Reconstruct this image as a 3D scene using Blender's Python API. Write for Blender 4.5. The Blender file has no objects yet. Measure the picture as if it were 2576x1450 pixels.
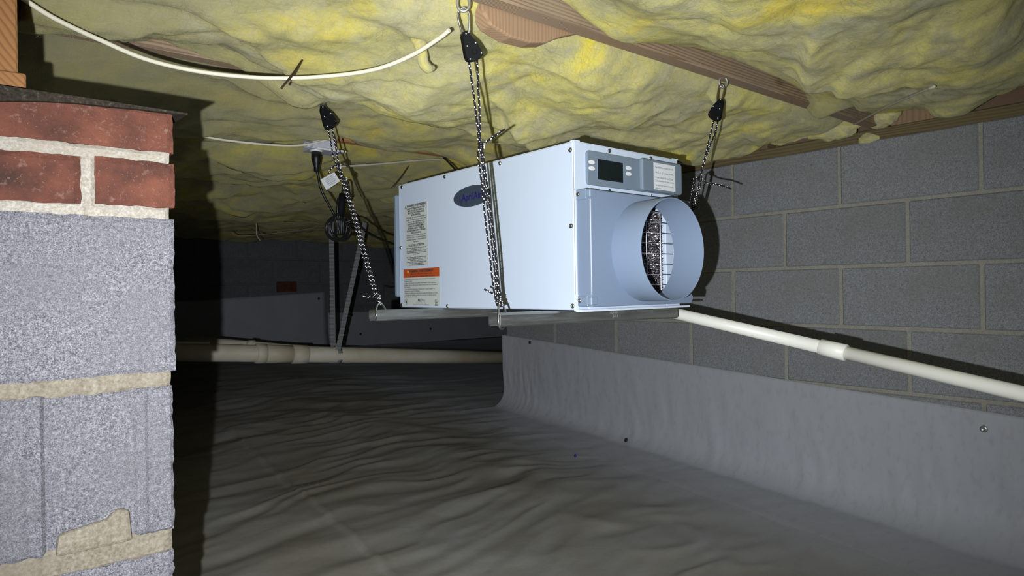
import bpy, bmesh, math, random
import numpy as np
from mathutils import Vector, Matrix

random.seed(7)
rng = np.random.default_rng(7)
scene = bpy.context.scene
COL = scene.collection
PI = math.pi
HC = 0.80                     # height of the photographer's lens above the low end of the liner

# ------------------------------------------------------------------ camera
YAW, PITCH, ROLL, FPX = 0.6841, 0.0003, -0.0128, 1682.07
PW, PH = 2576.0, 1450.0
_f = np.array([math.sin(YAW)*math.cos(PITCH), math.cos(YAW)*math.cos(PITCH), math.sin(PITCH)])
_r = np.array([math.cos(YAW), -math.sin(YAW), 0.0])
_u = np.cross(_r, _f)
_r, _u = _r*math.cos(ROLL)+_u*math.sin(ROLL), -_r*math.sin(ROLL)+_u*math.cos(ROLL)
CAM = np.array([0.0, 0.0, HC])
cam_d = bpy.data.cameras.new('camera')
cam = bpy.data.objects.new('camera', cam_d)
COL.objects.link(cam)
cam_d.sensor_width = 36.0
cam_d.lens = FPX*36.0/PW
cam_d.clip_start = 0.02
cam.matrix_world = Matrix(((_r[0], _u[0], -_f[0], CAM[0]), (_r[1], _u[1], -_f[1], CAM[1]),
                           (_r[2], _u[2], -_f[2], CAM[2]), (0, 0, 0, 1)))
scene.camera = cam

# ------------------------------------------------------------------ light: the phone's flash, world, exposure
FLASH_W, FLASH_COL = 118.0, (0.93, 0.97, 1.0)
fl = bpy.data.lights.new('phone_flash', 'SPOT')
fl.energy = FLASH_W
fl.color = FLASH_COL
fl.spot_size = math.radians(112)
fl.spot_blend = 1.0
fl.shadow_soft_size = 0.004
flo = bpy.data.objects.new('phone_flash', fl)
COL.objects.link(flo)
_lp = CAM - 0.070*_r - 0.032*_u - 0.004*_f
flo.matrix_world = Matrix.Translation(Vector(_lp)) @ cam.matrix_world.to_3x3().to_4x4()
world = bpy.data.worlds.new('world')
scene.world = world
world.use_nodes = True
bg = world.node_tree.nodes['Background']
bg.inputs[0].default_value = (0.55, 0.6, 0.7, 1)
bg.inputs[1].default_value = 0.025
scene.view_settings.view_transform = 'Standard'
scene.view_settings.look = 'None'
scene.view_settings.exposure = 0.0
scene.view_settings.gamma = 1.0
scene.view_settings.use_curve_mapping = False

# ------------------------------------------------------------------ helpers
def ray(px, py):
    return _r*((px-PW/2)/FPX) - _u*((py-PH/2)/FPX) + _f
def at(px, py, P, n):
    """the point of the real plane (P, n) that lies under a photo pixel"""
    d = ray(px, py); P = np.asarray(P, float); n = np.asarray(n, float)
    return CAM + d*(((P-CAM) @ n)/(d @ n))
def proj(P):
    d = np.asarray(P, float)-CAM; z = d @ _f
    return (PW/2+FPX*(d @ _r)/z, PH/2-FPX*(d @ _u)/z)
def atX(px, py, X): return at(px, py, (X, 0, 0), (1, 0, 0))
def atY(px, py, Y): return at(px, py, (0, Y, 0), (0, 1, 0))
def atZ(px, py, Z): return at(px, py, (0, 0, Z), (0, 0, 1))
def ground(Y): return 0.055*np.asarray(Y, float)

_perm = np.random.default_rng(3).permutation(256)
_perm = np.concatenate([_perm, _perm, _perm])
_grad = np.random.default_rng(5).normal(size=(256, 3))
_grad /= np.linalg.norm(_grad, axis=1)[:, None]
def pn(x, y, z=0.0):
    """vectorised gradient noise, about -1..1"""
    x, y, z = np.broadcast_arrays(np.asarray(x, float), np.asarray(y, float), np.asarray(z, float))
    xi, yi, zi = np.floor(x).astype(int), np.floor(y).astype(int), np.floor(z).astype(int)
    xf, yf, zf = x-xi, y-yi, z-zi
    fade = lambda t: t*t*t*(t*(t*6-15)+10)
    u, v, w = fade(xf), fade(yf), fade(zf)
    xi &= 255; yi &= 255; zi &= 255
    def g(a, b, c):
        h = _perm[_perm[_perm[(xi+a) & 255]+((yi+b) & 255)]+((zi+c) & 255)]
        gr = _grad[h & 255]
        return gr[..., 0]*(xf-a)+gr[..., 1]*(yf-b)+gr[..., 2]*(zf-c)
    def lerp(a, b, t): return a+(b-a)*t
    x00 = lerp(g(0,0,0), g(1,0,0), u); x10 = lerp(g(0,1,0), g(1,1,0), u)
    x01 = lerp(g(0,0,1), g(1,0,1), u); x11 = lerp(g(0,1,1), g(1,1,1), u)
    return lerp(lerp(x00, x10, v), lerp(x01, x11, v), w)*1.5
def fbm(x, y, z=0.0, o=4):
    s = 0; a = 1.0; k = 1.0
    for i in range(o):
        s = s+a*pn(np.asarray(x)*k+i*17.3, np.asarray(y)*k+i*9.1, np.asarray(z)*k)
        a *= 0.5; k *= 2.03
    return s

def catmull_(P, n=6):
    P = [np.asarray(p, float) for p in P]; Q = [2*P[0]-P[1]]+P+[2*P[-1]-P[-2]]; out = []
    for i in range(1, len(Q)-2):
        for k in range(n):
            t = k/n
            out.append(.5*((2*Q[i])+(-Q[i-1]+Q[i+1])*t+(2*Q[i-1]-5*Q[i]+4*Q[i+1]-Q[i+2])*t*t+(-Q[i-1]+3*Q[i]-3*Q[i+1]+Q[i+2])*t**3))
    out.append(P[-1]); return np.array(out)
class MB:
    def __init__(s): s.v = []; s.f = []; s.sm = []
    def add(s, vs, fs, smooth=False):
        o = len(s.v)
        s.v += [tuple(float(c) for c in p) for p in vs]
        for f in fs:
            s.f.append(tuple(i+o for i in f)); s.sm.append(smooth)
        return s
    def box(s, x0, x1, y0, y1, z0, z1):
        return s.add([(x0,y0,z0),(x1,y0,z0),(x1,y1,z0),(x0,y1,z0),(x0,y0,z1),(x1,y0,z1),(x1,y1,z1),(x0,y1,z1)],
                     [(0,3,2,1),(4,5,6,7),(0,1,5,4),(1,2,6,5),(2,3,7,6),(3,0,4,7)])
    def rbox(s, x0, x1, y0, y1, z0, z1, b):
        """box with all twelve edges chamfered"""
        c = [(x0,x1),(y0,y1),(z0,z1)]; vs = []; idx = {}
        for i in (0,1):
            for j in (0,1):
                for k in (0,1):
                    P = [c[0][i], c[1][j], c[2][k]]; S = [b if q == 0 else -b for q in (i,j,k)]
                    for ax in range(3):
                        p = list(P)
                        for a in range(3):
                            if a != ax: p[a] += S[a]
                        idx[(i,j,k,ax)] = len(vs); vs.append(p)
        F = []
        for ax in range(3):
            o = [a for a in range(3) if a != ax]
            for sd in (0,1):
                q = []
                for (m,n) in ((0,0),(1,0),(1,1),(0,1)):
                    t = [0,0,0]; t[ax] = sd; t[o[0]] = m; t[o[1]] = n
                    q.append(idx[(t[0],t[1],t[2],ax)])
                F.append(q)
        for ax in range(3):
            o = [a for a in range(3) if a != ax]
            for m in (0,1):
                for n in (0,1):
                    t0 = [0,0,0]; t1 = [0,0,0]; t1[ax] = 1
                    for t in (t0,t1): t[o[0]] = m; t[o[1]] = n
                    F.append([idx[(*t0,o[0])], idx[(*t1,o[0])], idx[(*t1,o[1])], idx[(*t0,o[1])]])
        for i in (0,1):
            for j in (0,1):
                for k in (0,1): F.append([idx[(i,j,k,0)], idx[(i,j,k,1)], idx[(i,j,k,2)]])
        # orient outward
        cen = np.mean(np.array(vs), 0); out = []
        for f in F:
            p = np.array([vs[i] for i in f]); nrm = np.cross(p[1]-p[0], p[2]-p[0])
            out.append(f if nrm @ (p.mean(0)-cen) > 0 else f[::-1])
        return s.add(vs, out)
    def tube(s, pts, r, n=8, caps=True, closed=False, smooth=True):
        P = np.array(pts, float); m = len(P)
        R = np.full(m, r, float) if np.isscalar(r) else np.array(r, float)
        T = np.zeros_like(P)
        for i in range(m):
            a = P[(i-1) % m] if (closed or i > 0) else P[i]
            b = P[(i+1) % m] if (closed or i < m-1) else P[i]
            T[i] = (b-a)/(np.linalg.norm(b-a)+1e-12)
        up = np.array([0,0,1.0]) if abs(T[0][2]) < .9 else np.array([1.0,0,0])
        N = np.cross(T[0], up); N /= np.linalg.norm(N)
        vs = []
        for i in range(m):
            N = N - T[i]*(N @ T[i]); N /= np.linalg.norm(N)+1e-12
            B = np.cross(T[i], N)
            for k in range(n):
                a = 2*PI*k/n
                vs.append(P[i]+R[i]*(math.cos(a)*N+math.sin(a)*B))
        fs = []
        for i in range(m if closed else m-1):
            j = (i+1) % m
            for k in range(n):
                fs.append((i*n+k, i*n+(k+1) % n, j*n+(k+1) % n, j*n+k))
        s.add(vs, fs, smooth)
        if caps and not closed:
            o = len(s.v)-m*n
            s.f.append(tuple(o+k for k in range(n))[::-1]); s.sm.append(False)
            s.f.append(tuple(o+(m-1)*n+k for k in range(n))); s.sm.append(False)
        return s
    def ball(s, c, rx, ry=None, rz=None, nu=8, nv=6, M=None):
        ry = rx if ry is None else ry; rz = rx if rz is None else rz
        vs = []; fs = []
        for j in range(1, nv):
            t = PI*j/nv
            for i in range(nu):
                a = 2*PI*i/nu
                vs.append(np.array([rx*math.sin(t)*math.cos(a), ry*math.sin(t)*math.sin(a), rz*math.cos(t)]))
        vs.append(np.array([0,0,rz])); vs.append(np.array([0,0,-rz]))
        if M is not None: vs = [np.asarray(M) @ v for v in vs]
        vs = [v+np.asarray(c, float) for v in vs]
        tp, bt = len(vs)-2, len(vs)-1
        for j in range(nv-2):
            for i in range(nu):
                fs.append((j*nu+i, (j+1)*nu+i, (j+1)*nu+(i+1) % nu, j*nu+(i+1) % nu))
        for i in range(nu):
            fs.append((tp, i, (i+1) % nu)); fs.append((bt, (nv-2)*nu+(i+1) % nu, (nv-2)*nu+i))
        return s.add(vs, fs, True)
    def extrude(s, poly, d):
        """solid from a planar 3-D polygon pushed along d"""
        P = [np.array(p, float) for p in poly]; d = np.array(d, float); n = len(P)
        nrm = sum((np.cross(P[i]-P[0], P[(i+1) % n]-P[0]) for i in range(n)), np.zeros(3))
        if nrm @ d > 0: P = P[::-1]
        fs = [tuple(range(n)), tuple(range(2*n-1, n-1, -1))]
        fs += [(i, i+n, (i+1) % n+n, (i+1) % n) for i in range(n)]
        return s.add(P+[p+d for p in P], fs)
    def lathe(s, prof, n=24, axis='z', c=(0,0,0), smooth=True):
        """profile of (radius, height) pairs turned about an axis"""
        vs = []; fs = []; m = len(prof)
        for (rr, h) in prof:
            for k in range(n):
                a = 2*PI*k/n; x, y = rr*math.cos(a), rr*math.sin(a)
                p = {'z': (x,y,h), 'y': (x,h,-y), 'x': (h,x,y)}[axis]
                vs.append((p[0]+c[0], p[1]+c[1], p[2]+c[2]))
        for j in range(m-1):
            for k in range(n):
                fs.append((j*n+k, j*n+(k+1) % n, (j+1)*n+(k+1) % n, (j+1)*n+k))
        return s.add(vs, fs, smooth)
    def mesh(s, name):
        me = bpy.data.meshes.new(name)
        me.from_pydata(s.v, [], s.f)
        me.polygons.foreach_set('use_smooth', s.sm)
        me.update()
        return me

def grid_mesh(name, V, nu, nv, smooth=True, flip=False, extra=None):
    """V: (nu*nv,3) array laid out u-major"""
    i, j = np.meshgrid(np.arange(nu-1), np.arange(nv-1), indexing='ij')
    a = (i*nv+j).ravel(); q = np.stack([a, a+nv, a+nv+1, a+1], 1)
    if flip: q = q[:, ::-1]
    verts = V.tolist(); faces = q.tolist()
    if extra: verts, faces = extra(verts, faces)
    me = bpy.data.meshes.new(name); me.from_pydata(verts, [], faces)
    me.polygons.foreach_set('use_smooth', [smooth]*len(me.polygons)); me.update()
    return me

def link(name, data, m=None, parent=None, label=None, kind=None):
    o = bpy.data.objects.new(name, data)
    COL.objects.link(o)
    if m is not None and not data.materials: data.materials.append(m)
    if parent is not None: o.parent = parent
    if label: o['label'] = label
    if kind: o['kind'] = kind
    return o
def obj(name, mb, m, parent=None, label=None, kind=None, bevel=0, seg=2):
    o = link(name, mb.mesh(name), m, parent, label, kind)
    if bevel:
        b = o.modifiers.new('edge', 'BEVEL'); b.width = bevel; b.segments = seg
        b.limit_method = 'ANGLE'; b.angle_limit = math.radians(35); b.harden_normals = False
    return o
def tag(o, label, cat, group=None):
    o['label'] = label; o['category'] = cat
    if group: o['group'] = group
    return o
def thing(name, label, cat, loc=(0,0,0), group=None):
    o = bpy.data.objects.new(name, None); COL.objects.link(o)
    o.location = loc; o.empty_display_size = .05
    return tag(o, label, cat, group)
def struct(name, mb, m, parent=None, label=None):
    o = obj(name, mb, m, parent, label, 'structure'); return o
def local(o, pts):
    """points relative to an unrotated Empty"""
    L = np.array(o.location)
    return [np.asarray(p, float)-L for p in pts]

# ------------------------------------------------------------------ materials
class Mat:
    def __init__(s, name, rough=.6, metal=0., spec=.5):
        s.m = bpy.data.materials.new(name); s.m.use_nodes = True
        s.t = s.m.node_tree; s.b = s.t.nodes['Principled BSDF']
        s.b.inputs['Roughness'].default_value = rough
        s.b.inputs['Metallic'].default_value = metal
        s.b.inputs['Specular IOR Level'].default_value = spec
        s.tc = s.t.nodes.new('ShaderNodeTexCoord')
    def n(s, t): return s.t.nodes.new(t)
    def l(s, a, b): s.t.links.new(a, b)
    def coord(s, scale=(1,1,1), rot=(0,0,0), src='Object'):
        mp = s.n('ShaderNodeMapping'); mp.inputs['Scale'].default_value = scale
        mp.inputs['Rotation'].default_value = rot
        s.l(s.tc.outputs[src], mp.inputs['Vector']); return mp.outputs['Vector']
    def noise(s, scale, co, detail=4, rough=.55, dist=0.):
        n = s.n('ShaderNodeTexNoise'); n.inputs['Scale'].default_value = scale
        n.inputs['Detail'].default_value = detail; n.inputs['Roughness'].default_value = rough
        n.inputs['Distortion'].default_value = dist
        s.l(co, n.inputs['Vector']); return n.outputs['Fac']
    def ramp(s, fac, stops):
        r = s.n('ShaderNodeValToRGB'); e = r.color_ramp.elements
        while len(e) < len(stops): e.new(.5)
        for k, (p, c) in enumerate(stops):
            e[k].position = p; e[k].color = (*c, 1) if len(c) == 3 else c
        s.l(fac, r.inputs['Fac']); return r.outputs['Color']
    def mix(s, fac, a, b, mode='MIX'):
        m = s.n('ShaderNodeMix'); m.data_type = 'RGBA'; m.blend_type = mode
        for src, k in ((fac, 0), (a, 6), (b, 7)):
            if isinstance(src, (int, float)): m.inputs[k].default_value = src
            elif isinstance(src, tuple): m.inputs[k].default_value = (*src, 1)
            else: s.l(src, m.inputs[k])
        return m.outputs[2]
    def math(s, op, a, b=0.):
        m = s.n('ShaderNodeMath'); m.operation = op
        for k, q in enumerate((a, b)):
            if isinstance(q, (int, float)): m.inputs[k].default_value = q
            else: s.l(q, m.inputs[k])
        return m.outputs[0]
    def color(s, c):
        if isinstance(c, tuple): s.b.inputs['Base Color'].default_value = (*c, 1)
        else: s.l(c, s.b.inputs['Base Color'])
        return s
    def bump(s, h, dist, strength=1.):
        b = s.n('ShaderNodeBump'); b.inputs['Strength'].default_value = strength
        b.inputs['Distance'].default_value = dist
        s.l(h, b.inputs['Height']); s.l(b.outputs['Normal'], s.b.inputs['Normal']); return s
def plain(name, c, rough=.5, metal=0., spec=.5, var=.06, scale=40, bump=0.):
    """one paint or plastic with slight uneven tone"""
    m = Mat(name, rough, metal, spec); co = m.coord()
    f = m.noise(scale, co, 3)
    m.color(m.mix(f, tuple(max(0, q*(1-var)) for q in c), tuple(min(1, q*(1+var)) for q in c)))
    if bump: m.bump(m.noise(scale*12, co, 2), bump)
    return m.m
def concrete(name, lo, mid, hi, stain, grain=260., bumpd=.0012, rnd=.12):
    m = Mat(name, .93, 0, .15); co = m.coord()
    oi = m.n('ShaderNodeObjectInfo')
    g1 = m.noise(grain, co, 3, .7); g2 = m.noise(grain*.33, co, 3, .6)
    g = m.math('ADD', m.math('MULTIPLY', g1, .72), m.math('MULTIPLY', g2, .28))
    c = m.ramp(g, [(.33, lo), (.5, mid), (.66, hi)])
    big = m.noise(7., co, 5, .6)
    c = m.mix(m.ramp(big, [(.45, (0,0,0)), (.75, (.7,.7,.7))]), c, stain)
    v = m.math('ADD', m.math('MULTIPLY', oi.outputs['Random'], rnd), 1-rnd/2)
    cm = m.n('ShaderNodeCombineColor')
    for k in range(3): m.l(v, cm.inputs[k])
    c = m.mix(1., c, cm.outputs[0], 'MULTIPLY')
    m.color(c)
    m.bump(g, bumpd)
    return m.m
def wood(name, light, dark, grey, ax='x', ring=230., var=.5, slope=0.):
    """sawn softwood: growth rings run with the board, waver, and darken to thin late-wood lines"""
    m = Mat(name, .8, 0, .2)
    st = {'x': (1.1, 7, 7), 'y': (7, 1.1, 7), 'z': (7, 7, 1.1)}[ax]
    warp = m.noise(1., m.coord(st), 3, .5)
    sep = m.n('ShaderNodeSeparateXYZ'); m.l(m.tc.outputs['Object'], sep.inputs[0])
    u, w = {'x': ('Y','Z'), 'y': ('X','Z'), 'z': ('X','Y')}[ax]
    ln = {'x': 'X', 'y': 'Y', 'z': 'Z'}[ax]
    ph = m.math('ADD', m.math('MULTIPLY', sep.outputs[u], ring), m.math('MULTIPLY', sep.outputs[w], ring*.62))
    ph = m.math('ADD', ph, m.math('MULTIPLY', sep.outputs[ln], slope))
    ph = m.math('ADD', ph, m.math('MULTIPLY', warp, 7.))
    fr = m.math('FRACT', ph)
    fine = m.noise(1., m.coord(tuple(q*60 if q > 2 else 8. for q in st)), 3, .6)
    c = m.ramp(fr, [(.0, light), (.45, tuple(a_*.88+b_*.12 for a_, b_ in zip(light, dark))), (.80, dark), (.90, tuple(a_*.3+b_*.7 for a_, b_ in zip(light, dark))), (1., light)])
    c = m.mix(m.math('MULTIPLY', fine, .30), c, dark)
    gr = m.noise(5., m.coord(), 4)
    c = m.mix(m.ramp(gr, [(.40, (0,0,0)), (.66, (var,)*3)]), c, grey)
    kn = m.n('ShaderNodeTexVoronoi'); kn.inputs['Scale'].default_value = 1.
    m.l(m.coord(tuple(9. if q > 2 else 3.2 for q in st)), kn.inputs['Vector'])
    c = m.mix(m.ramp(kn.outputs['Distance'], [(.06, (.85,)*3), (.15, (0,0,0))]), c, tuple(q*.5 for q in dark))
    m.color(c); m.bump(fr, .0004)
    return m.m
M = {}
M['white'] = plain('white_enamel', (.61,.695,.84), .40, 0, .45, .012, 25)
M['white_edge'] = plain('white_sheet_edge', (.70,.77,.87), .45, 0, .4, .02)
M['grey_plastic'] = plain('grey_moulded_plastic', (.215,.275,.385), .42, 0, .4, .03, 300, .00006)
M['grey_panel'] = plain('grey_control_plastic', (.185,.235,.295), .5, 0, .3, .03, 300)
M['lcd'] = plain('dark_display_glass', (.012,.017,.017), .12, 0, .4, .2, 60)
M['lcd_mark'] = plain('display_segment', (.022,.03,.03), .3)
M['button'] = plain('white_rubber_button', (.78,.78,.80), .5)
M['button_mark'] = plain('button_symbol_print', (.60,.60,.64), .5)
M['label'] = plain('printed_label_stock', (.60,.63,.60), .45, 0, .4, .03)
M['label_white'] = plain('white_label_stock', (.80,.82,.85), .45, 0, .4, .02)
M['ink'] = plain('black_label_ink', (.03,.035,.04), .6)
M['ink_grey'] = plain('dark_grey_label_ink', (.10,.105,.11), .6)
M['orange'] = plain('orange_label_ink', (.52,.090,.016), .5, 0, .4, .05)
M['badge'] = plain('slate_badge', (.045,.065,.095), .4)
M['badge_text'] = plain('navy_badge_lettering', (.022,.014,.15), .4)
M['yellow_mark'] = plain('yellow_label_ink', (.75,.5,.03), .5)
M['screw'] = plain('zinc_screw', (.42,.43,.44), .28, 1., .5, .1)
M['zinc'] = plain('zinc_wire', (.62,.62,.62), .30, 1., .5, .12, 120)
M['eye'] = plain('dull_galvanised_eye', (.50,.49,.44), .48, .8, .5, .15, 150)
M['wire_white'] = plain('white_coated_wire', (.82,.83,.85), .4)
M['black'] = plain('black_plastic', (.006,.006,.007), .7, 0, .12, .2)
M['black_cord'] = plain('black_cord_rubber', (.009,.009,.010), .4, 0, .35, .2)
M['fleck'] = plain('white_tracer_thread', (.93,.93,.93), .4, 0, .5, .02)
M['rivet'] = plain('bright_rivet', (.85,.85,.85), .3, .2, .5)
M['pvc'] = plain('white_pvc', (.78,.77,.70), .35, 0, .45, .04, 18)
M['cable'] = plain('cream_cable_sheath', (.74,.70,.56), .45, 0, .4, .05, 30)
M['cable_old'] = plain('grey_cable_sheath', (.50,.47,.38), .5, 0, .35, .08, 30)
M['rod'] = plain('rusty_wire_rod', (.055,.03,.018), .7, .3, .4, .3)
M['rod2'] = plain('dim_old_cable', (.30,.27,.20), .6)
M['steel'] = plain('galvanised_box_steel', (.62,.63,.72), .45, .1, .4, .1)
M['receptacle'] = plain('white_receptacle', (.75,.75,.74), .4)
M['felt'] = None
M['blue'] = plain('blue_plastic', (.01,.02,.35), .4)

# braided rope: diagonal braid in generated relief
m = Mat('black_braided_rope', .75, 0, .25)
w = m.n('ShaderNodeTexWave'); w.inputs['Scale'].default_value = 260; w.inputs['Distortion'].default_value = 3; w.inputs['Detail'].default_value = 1
m.l(m.coord(rot=(.5,.6,.2)), w.inputs['Vector'])
m.color(m.ramp(w.outputs['Fac'], [(.2, (.004,.004,.006)), (.8, (.022,.018,.024))])); m.bump(w.outputs['Fac'], .0005)
M['rope'] = m.m

# galvanised strut with mill streaks
m = Mat('galvanised_strut', .38, .85, .5)
f = m.noise(1., m.coord((14, 300, 120)), 4); g = m.noise(90., m.coord(), 3)
m.color(m.mix(g, m.ramp(f, [(.3, (.20,.21,.20)), (.7, (.40,.42,.41))]), (.34,.35,.33)))
m.l(m.ramp(f, [(.3, (.30,)*3), (.7, (.52,)*3)]), m.b.inputs['Roughness'])
M['strut'] = m.m

# cooling coil fins
m = Mat('aluminium_coil_fins', .32, .9, .5)
f = m.noise(420., m.coord(), 2)
m.color(m.ramp(f, [(.35, (.02,.016,.018)), (.5, (.12,.10,.11)), (.62, (.75,.72,.74))]))
M['coil'] = m.m

# plastic ground liner: grey sheet, brown dust where the floor is walked on
def liner(name, base, dirty, amt, wallx=None):
    m = Mat(name, .42, 0, .5); co = m.coord()
    d = m.noise(2.3, co, 6, .62); s = m.noise(26., m.coord((1, 2.2, 1)), 4, .6)
    f = m.ramp(d, [(.25, (.62*amt,)*3), (.66, (amt,)*3)])
    if wallx is not None:
        # foot dust ends in a ragged band short of the wall, where nobody crawls
        sep = m.n('ShaderNodeSeparateXYZ'); m.l(co, sep.inputs[0])
        e = m.math('ADD', sep.outputs['X'], m.math('MULTIPLY', d, .35))
        mr = m.n('ShaderNodeMapRange'); mr.interpolation_type = 'SMOOTHSTEP'
        mr.inputs['From Min'].default_value = wallx+.17; mr.inputs['From Max'].default_value = wallx+.75
        mr.inputs['To Min'].default_value = 1.; mr.inputs['To Max'].default_value = .12
        m.l(e, mr.inputs['Value'])
        f = m.math('MULTIPLY', f, mr.outputs[0])
    c = m.mix(f, base, dirty)
    c = m.mix(m.ramp(s, [(.52, (0,0,0)), (.8, (.25*amt,)*3)]), c, (.20,.145,.085))
    m.color(c)
    m.l(m.ramp(d, [(.3, (.34,)*3), (.7, (.55,)*3)]), m.b.inputs['Roughness'])
    weave = m.noise(420., co, 2); soft = m.noise(16., co, 4)
    h = m.math('ADD', m.math('MULTIPLY', weave, .04), soft)
    m.bump(h, .0035, .5)
    return m.m
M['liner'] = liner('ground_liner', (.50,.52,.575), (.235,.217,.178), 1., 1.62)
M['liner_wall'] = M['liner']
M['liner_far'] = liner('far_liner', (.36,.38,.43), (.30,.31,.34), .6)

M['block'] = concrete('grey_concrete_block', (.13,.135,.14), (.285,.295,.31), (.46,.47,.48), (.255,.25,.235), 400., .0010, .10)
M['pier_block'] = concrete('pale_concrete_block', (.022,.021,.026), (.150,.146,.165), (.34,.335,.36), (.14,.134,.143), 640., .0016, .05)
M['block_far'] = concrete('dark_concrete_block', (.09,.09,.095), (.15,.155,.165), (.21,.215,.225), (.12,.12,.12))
M['mortar'] = concrete('wall_mortar', (.29,.28,.235), (.385,.37,.315), (.46,.445,.39), (.33,.315,.27), 200., .001, 0)
M['pier_mortar'] = concrete('tan_mortar', (.12,.10,.072), (.195,.168,.128), (.27,.245,.20), (.17,.148,.115), 220., .0014, 0)
M['pale_mortar'] = concrete('pale_mortar', (.20,.18,.15), (.315,.285,.24), (.43,.41,.385), (.27,.235,.185), 300., .0016, 0)
# brick
m = Mat('red_brick', .95, 0, .08); co = m.coord()
a = m.noise(22., co, 5, .6); s = m.noise(330., co, 2, .7); k = m.noise(95., co, 3, .65)
c = m.ramp(a, [(.28, (.050,.027,.022)), (.48, (.105,.041,.029)), (.68, (.148,.056,.036))])
c = m.mix(m.ramp(s, [(.64, (0,0,0)), (.74, (.6,.6,.6))]), c, (.24,.145,.11))
c = m.mix(m.ramp(k, [(.60, (0,0,0)), (.74, (.7,.7,.7))]), c, (.20,.12,.098))
sm = m.noise(9., co, 4)
c = m.mix(m.ramp(sm, [(.60, (0,0,0)), (.74, (.7,.7,.7))]), c, (.045,.034,.032))
m.color(c); m.bump(m.math('ADD', s, k), .0012); M['brick'] = m.m
m = Mat('roofing_felt', .95, 0, .15); co = m.coord(); a = m.noise(260., co, 4, .7)
m.color(m.ramp(a, [(.3, (.012,.009,.007)), (.6, (.036,.029,.021)), (.75, (.10,.083,.062))])); m.bump(a, .0015); M['felt'] = m.m
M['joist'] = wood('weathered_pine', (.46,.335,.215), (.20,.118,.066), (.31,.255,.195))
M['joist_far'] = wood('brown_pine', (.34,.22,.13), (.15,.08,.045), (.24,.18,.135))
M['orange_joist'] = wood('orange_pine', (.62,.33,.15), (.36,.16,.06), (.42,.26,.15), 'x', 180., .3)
M['fresh_wood'] = wood('pale_pine', (.44,.29,.175), (.33,.20,.11), (.36,.26,.17), 'z', 120., .4)
M['girder'] = wood('amber_pine', (.25,.122,.046), (.150,.062,.021), (.20,.105,.046), 'x', 150., .25, 110.)
M['sill'] = wood('sill_pine', (.24,.18,.095), (.12,.085,.045), (.19,.165,.075), 'y', 150., .6)
M['oldpipe'] = None
m = Mat('aged_drain_pipe', .5, 0, .4); co = m.coord()
a = m.noise(3., co, 5); b = m.noise(18., m.coord((.4,1,1)), 4)
c = m.mix(m.ramp(a, [(.4, (0,0,0)), (.7, (.8,.8,.8))]), (.80,.76,.64), (.56,.45,.30))
m.color(m.mix(m.ramp(b, [(.5, (0,0,0)), (.75, (.6,.6,.6))]), c, (.66,.58,.45))); M['oldpipe'] = m.m
m = Mat('perforated_strap', .5, 0, .4)
ck = m.n('ShaderNodeTexWave'); ck.bands_direction = 'Z'; ck.inputs['Scale'].default_value = 40; ck.inputs['Distortion'].default_value = 0
m.l(m.coord(), ck.inputs['Vector'])
m.color(m.ramp(ck.outputs['Fac'], [(.15, (.16,.16,.165)), (.4, (.30,.31,.32))])); M['strap'] = m.m

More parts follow.
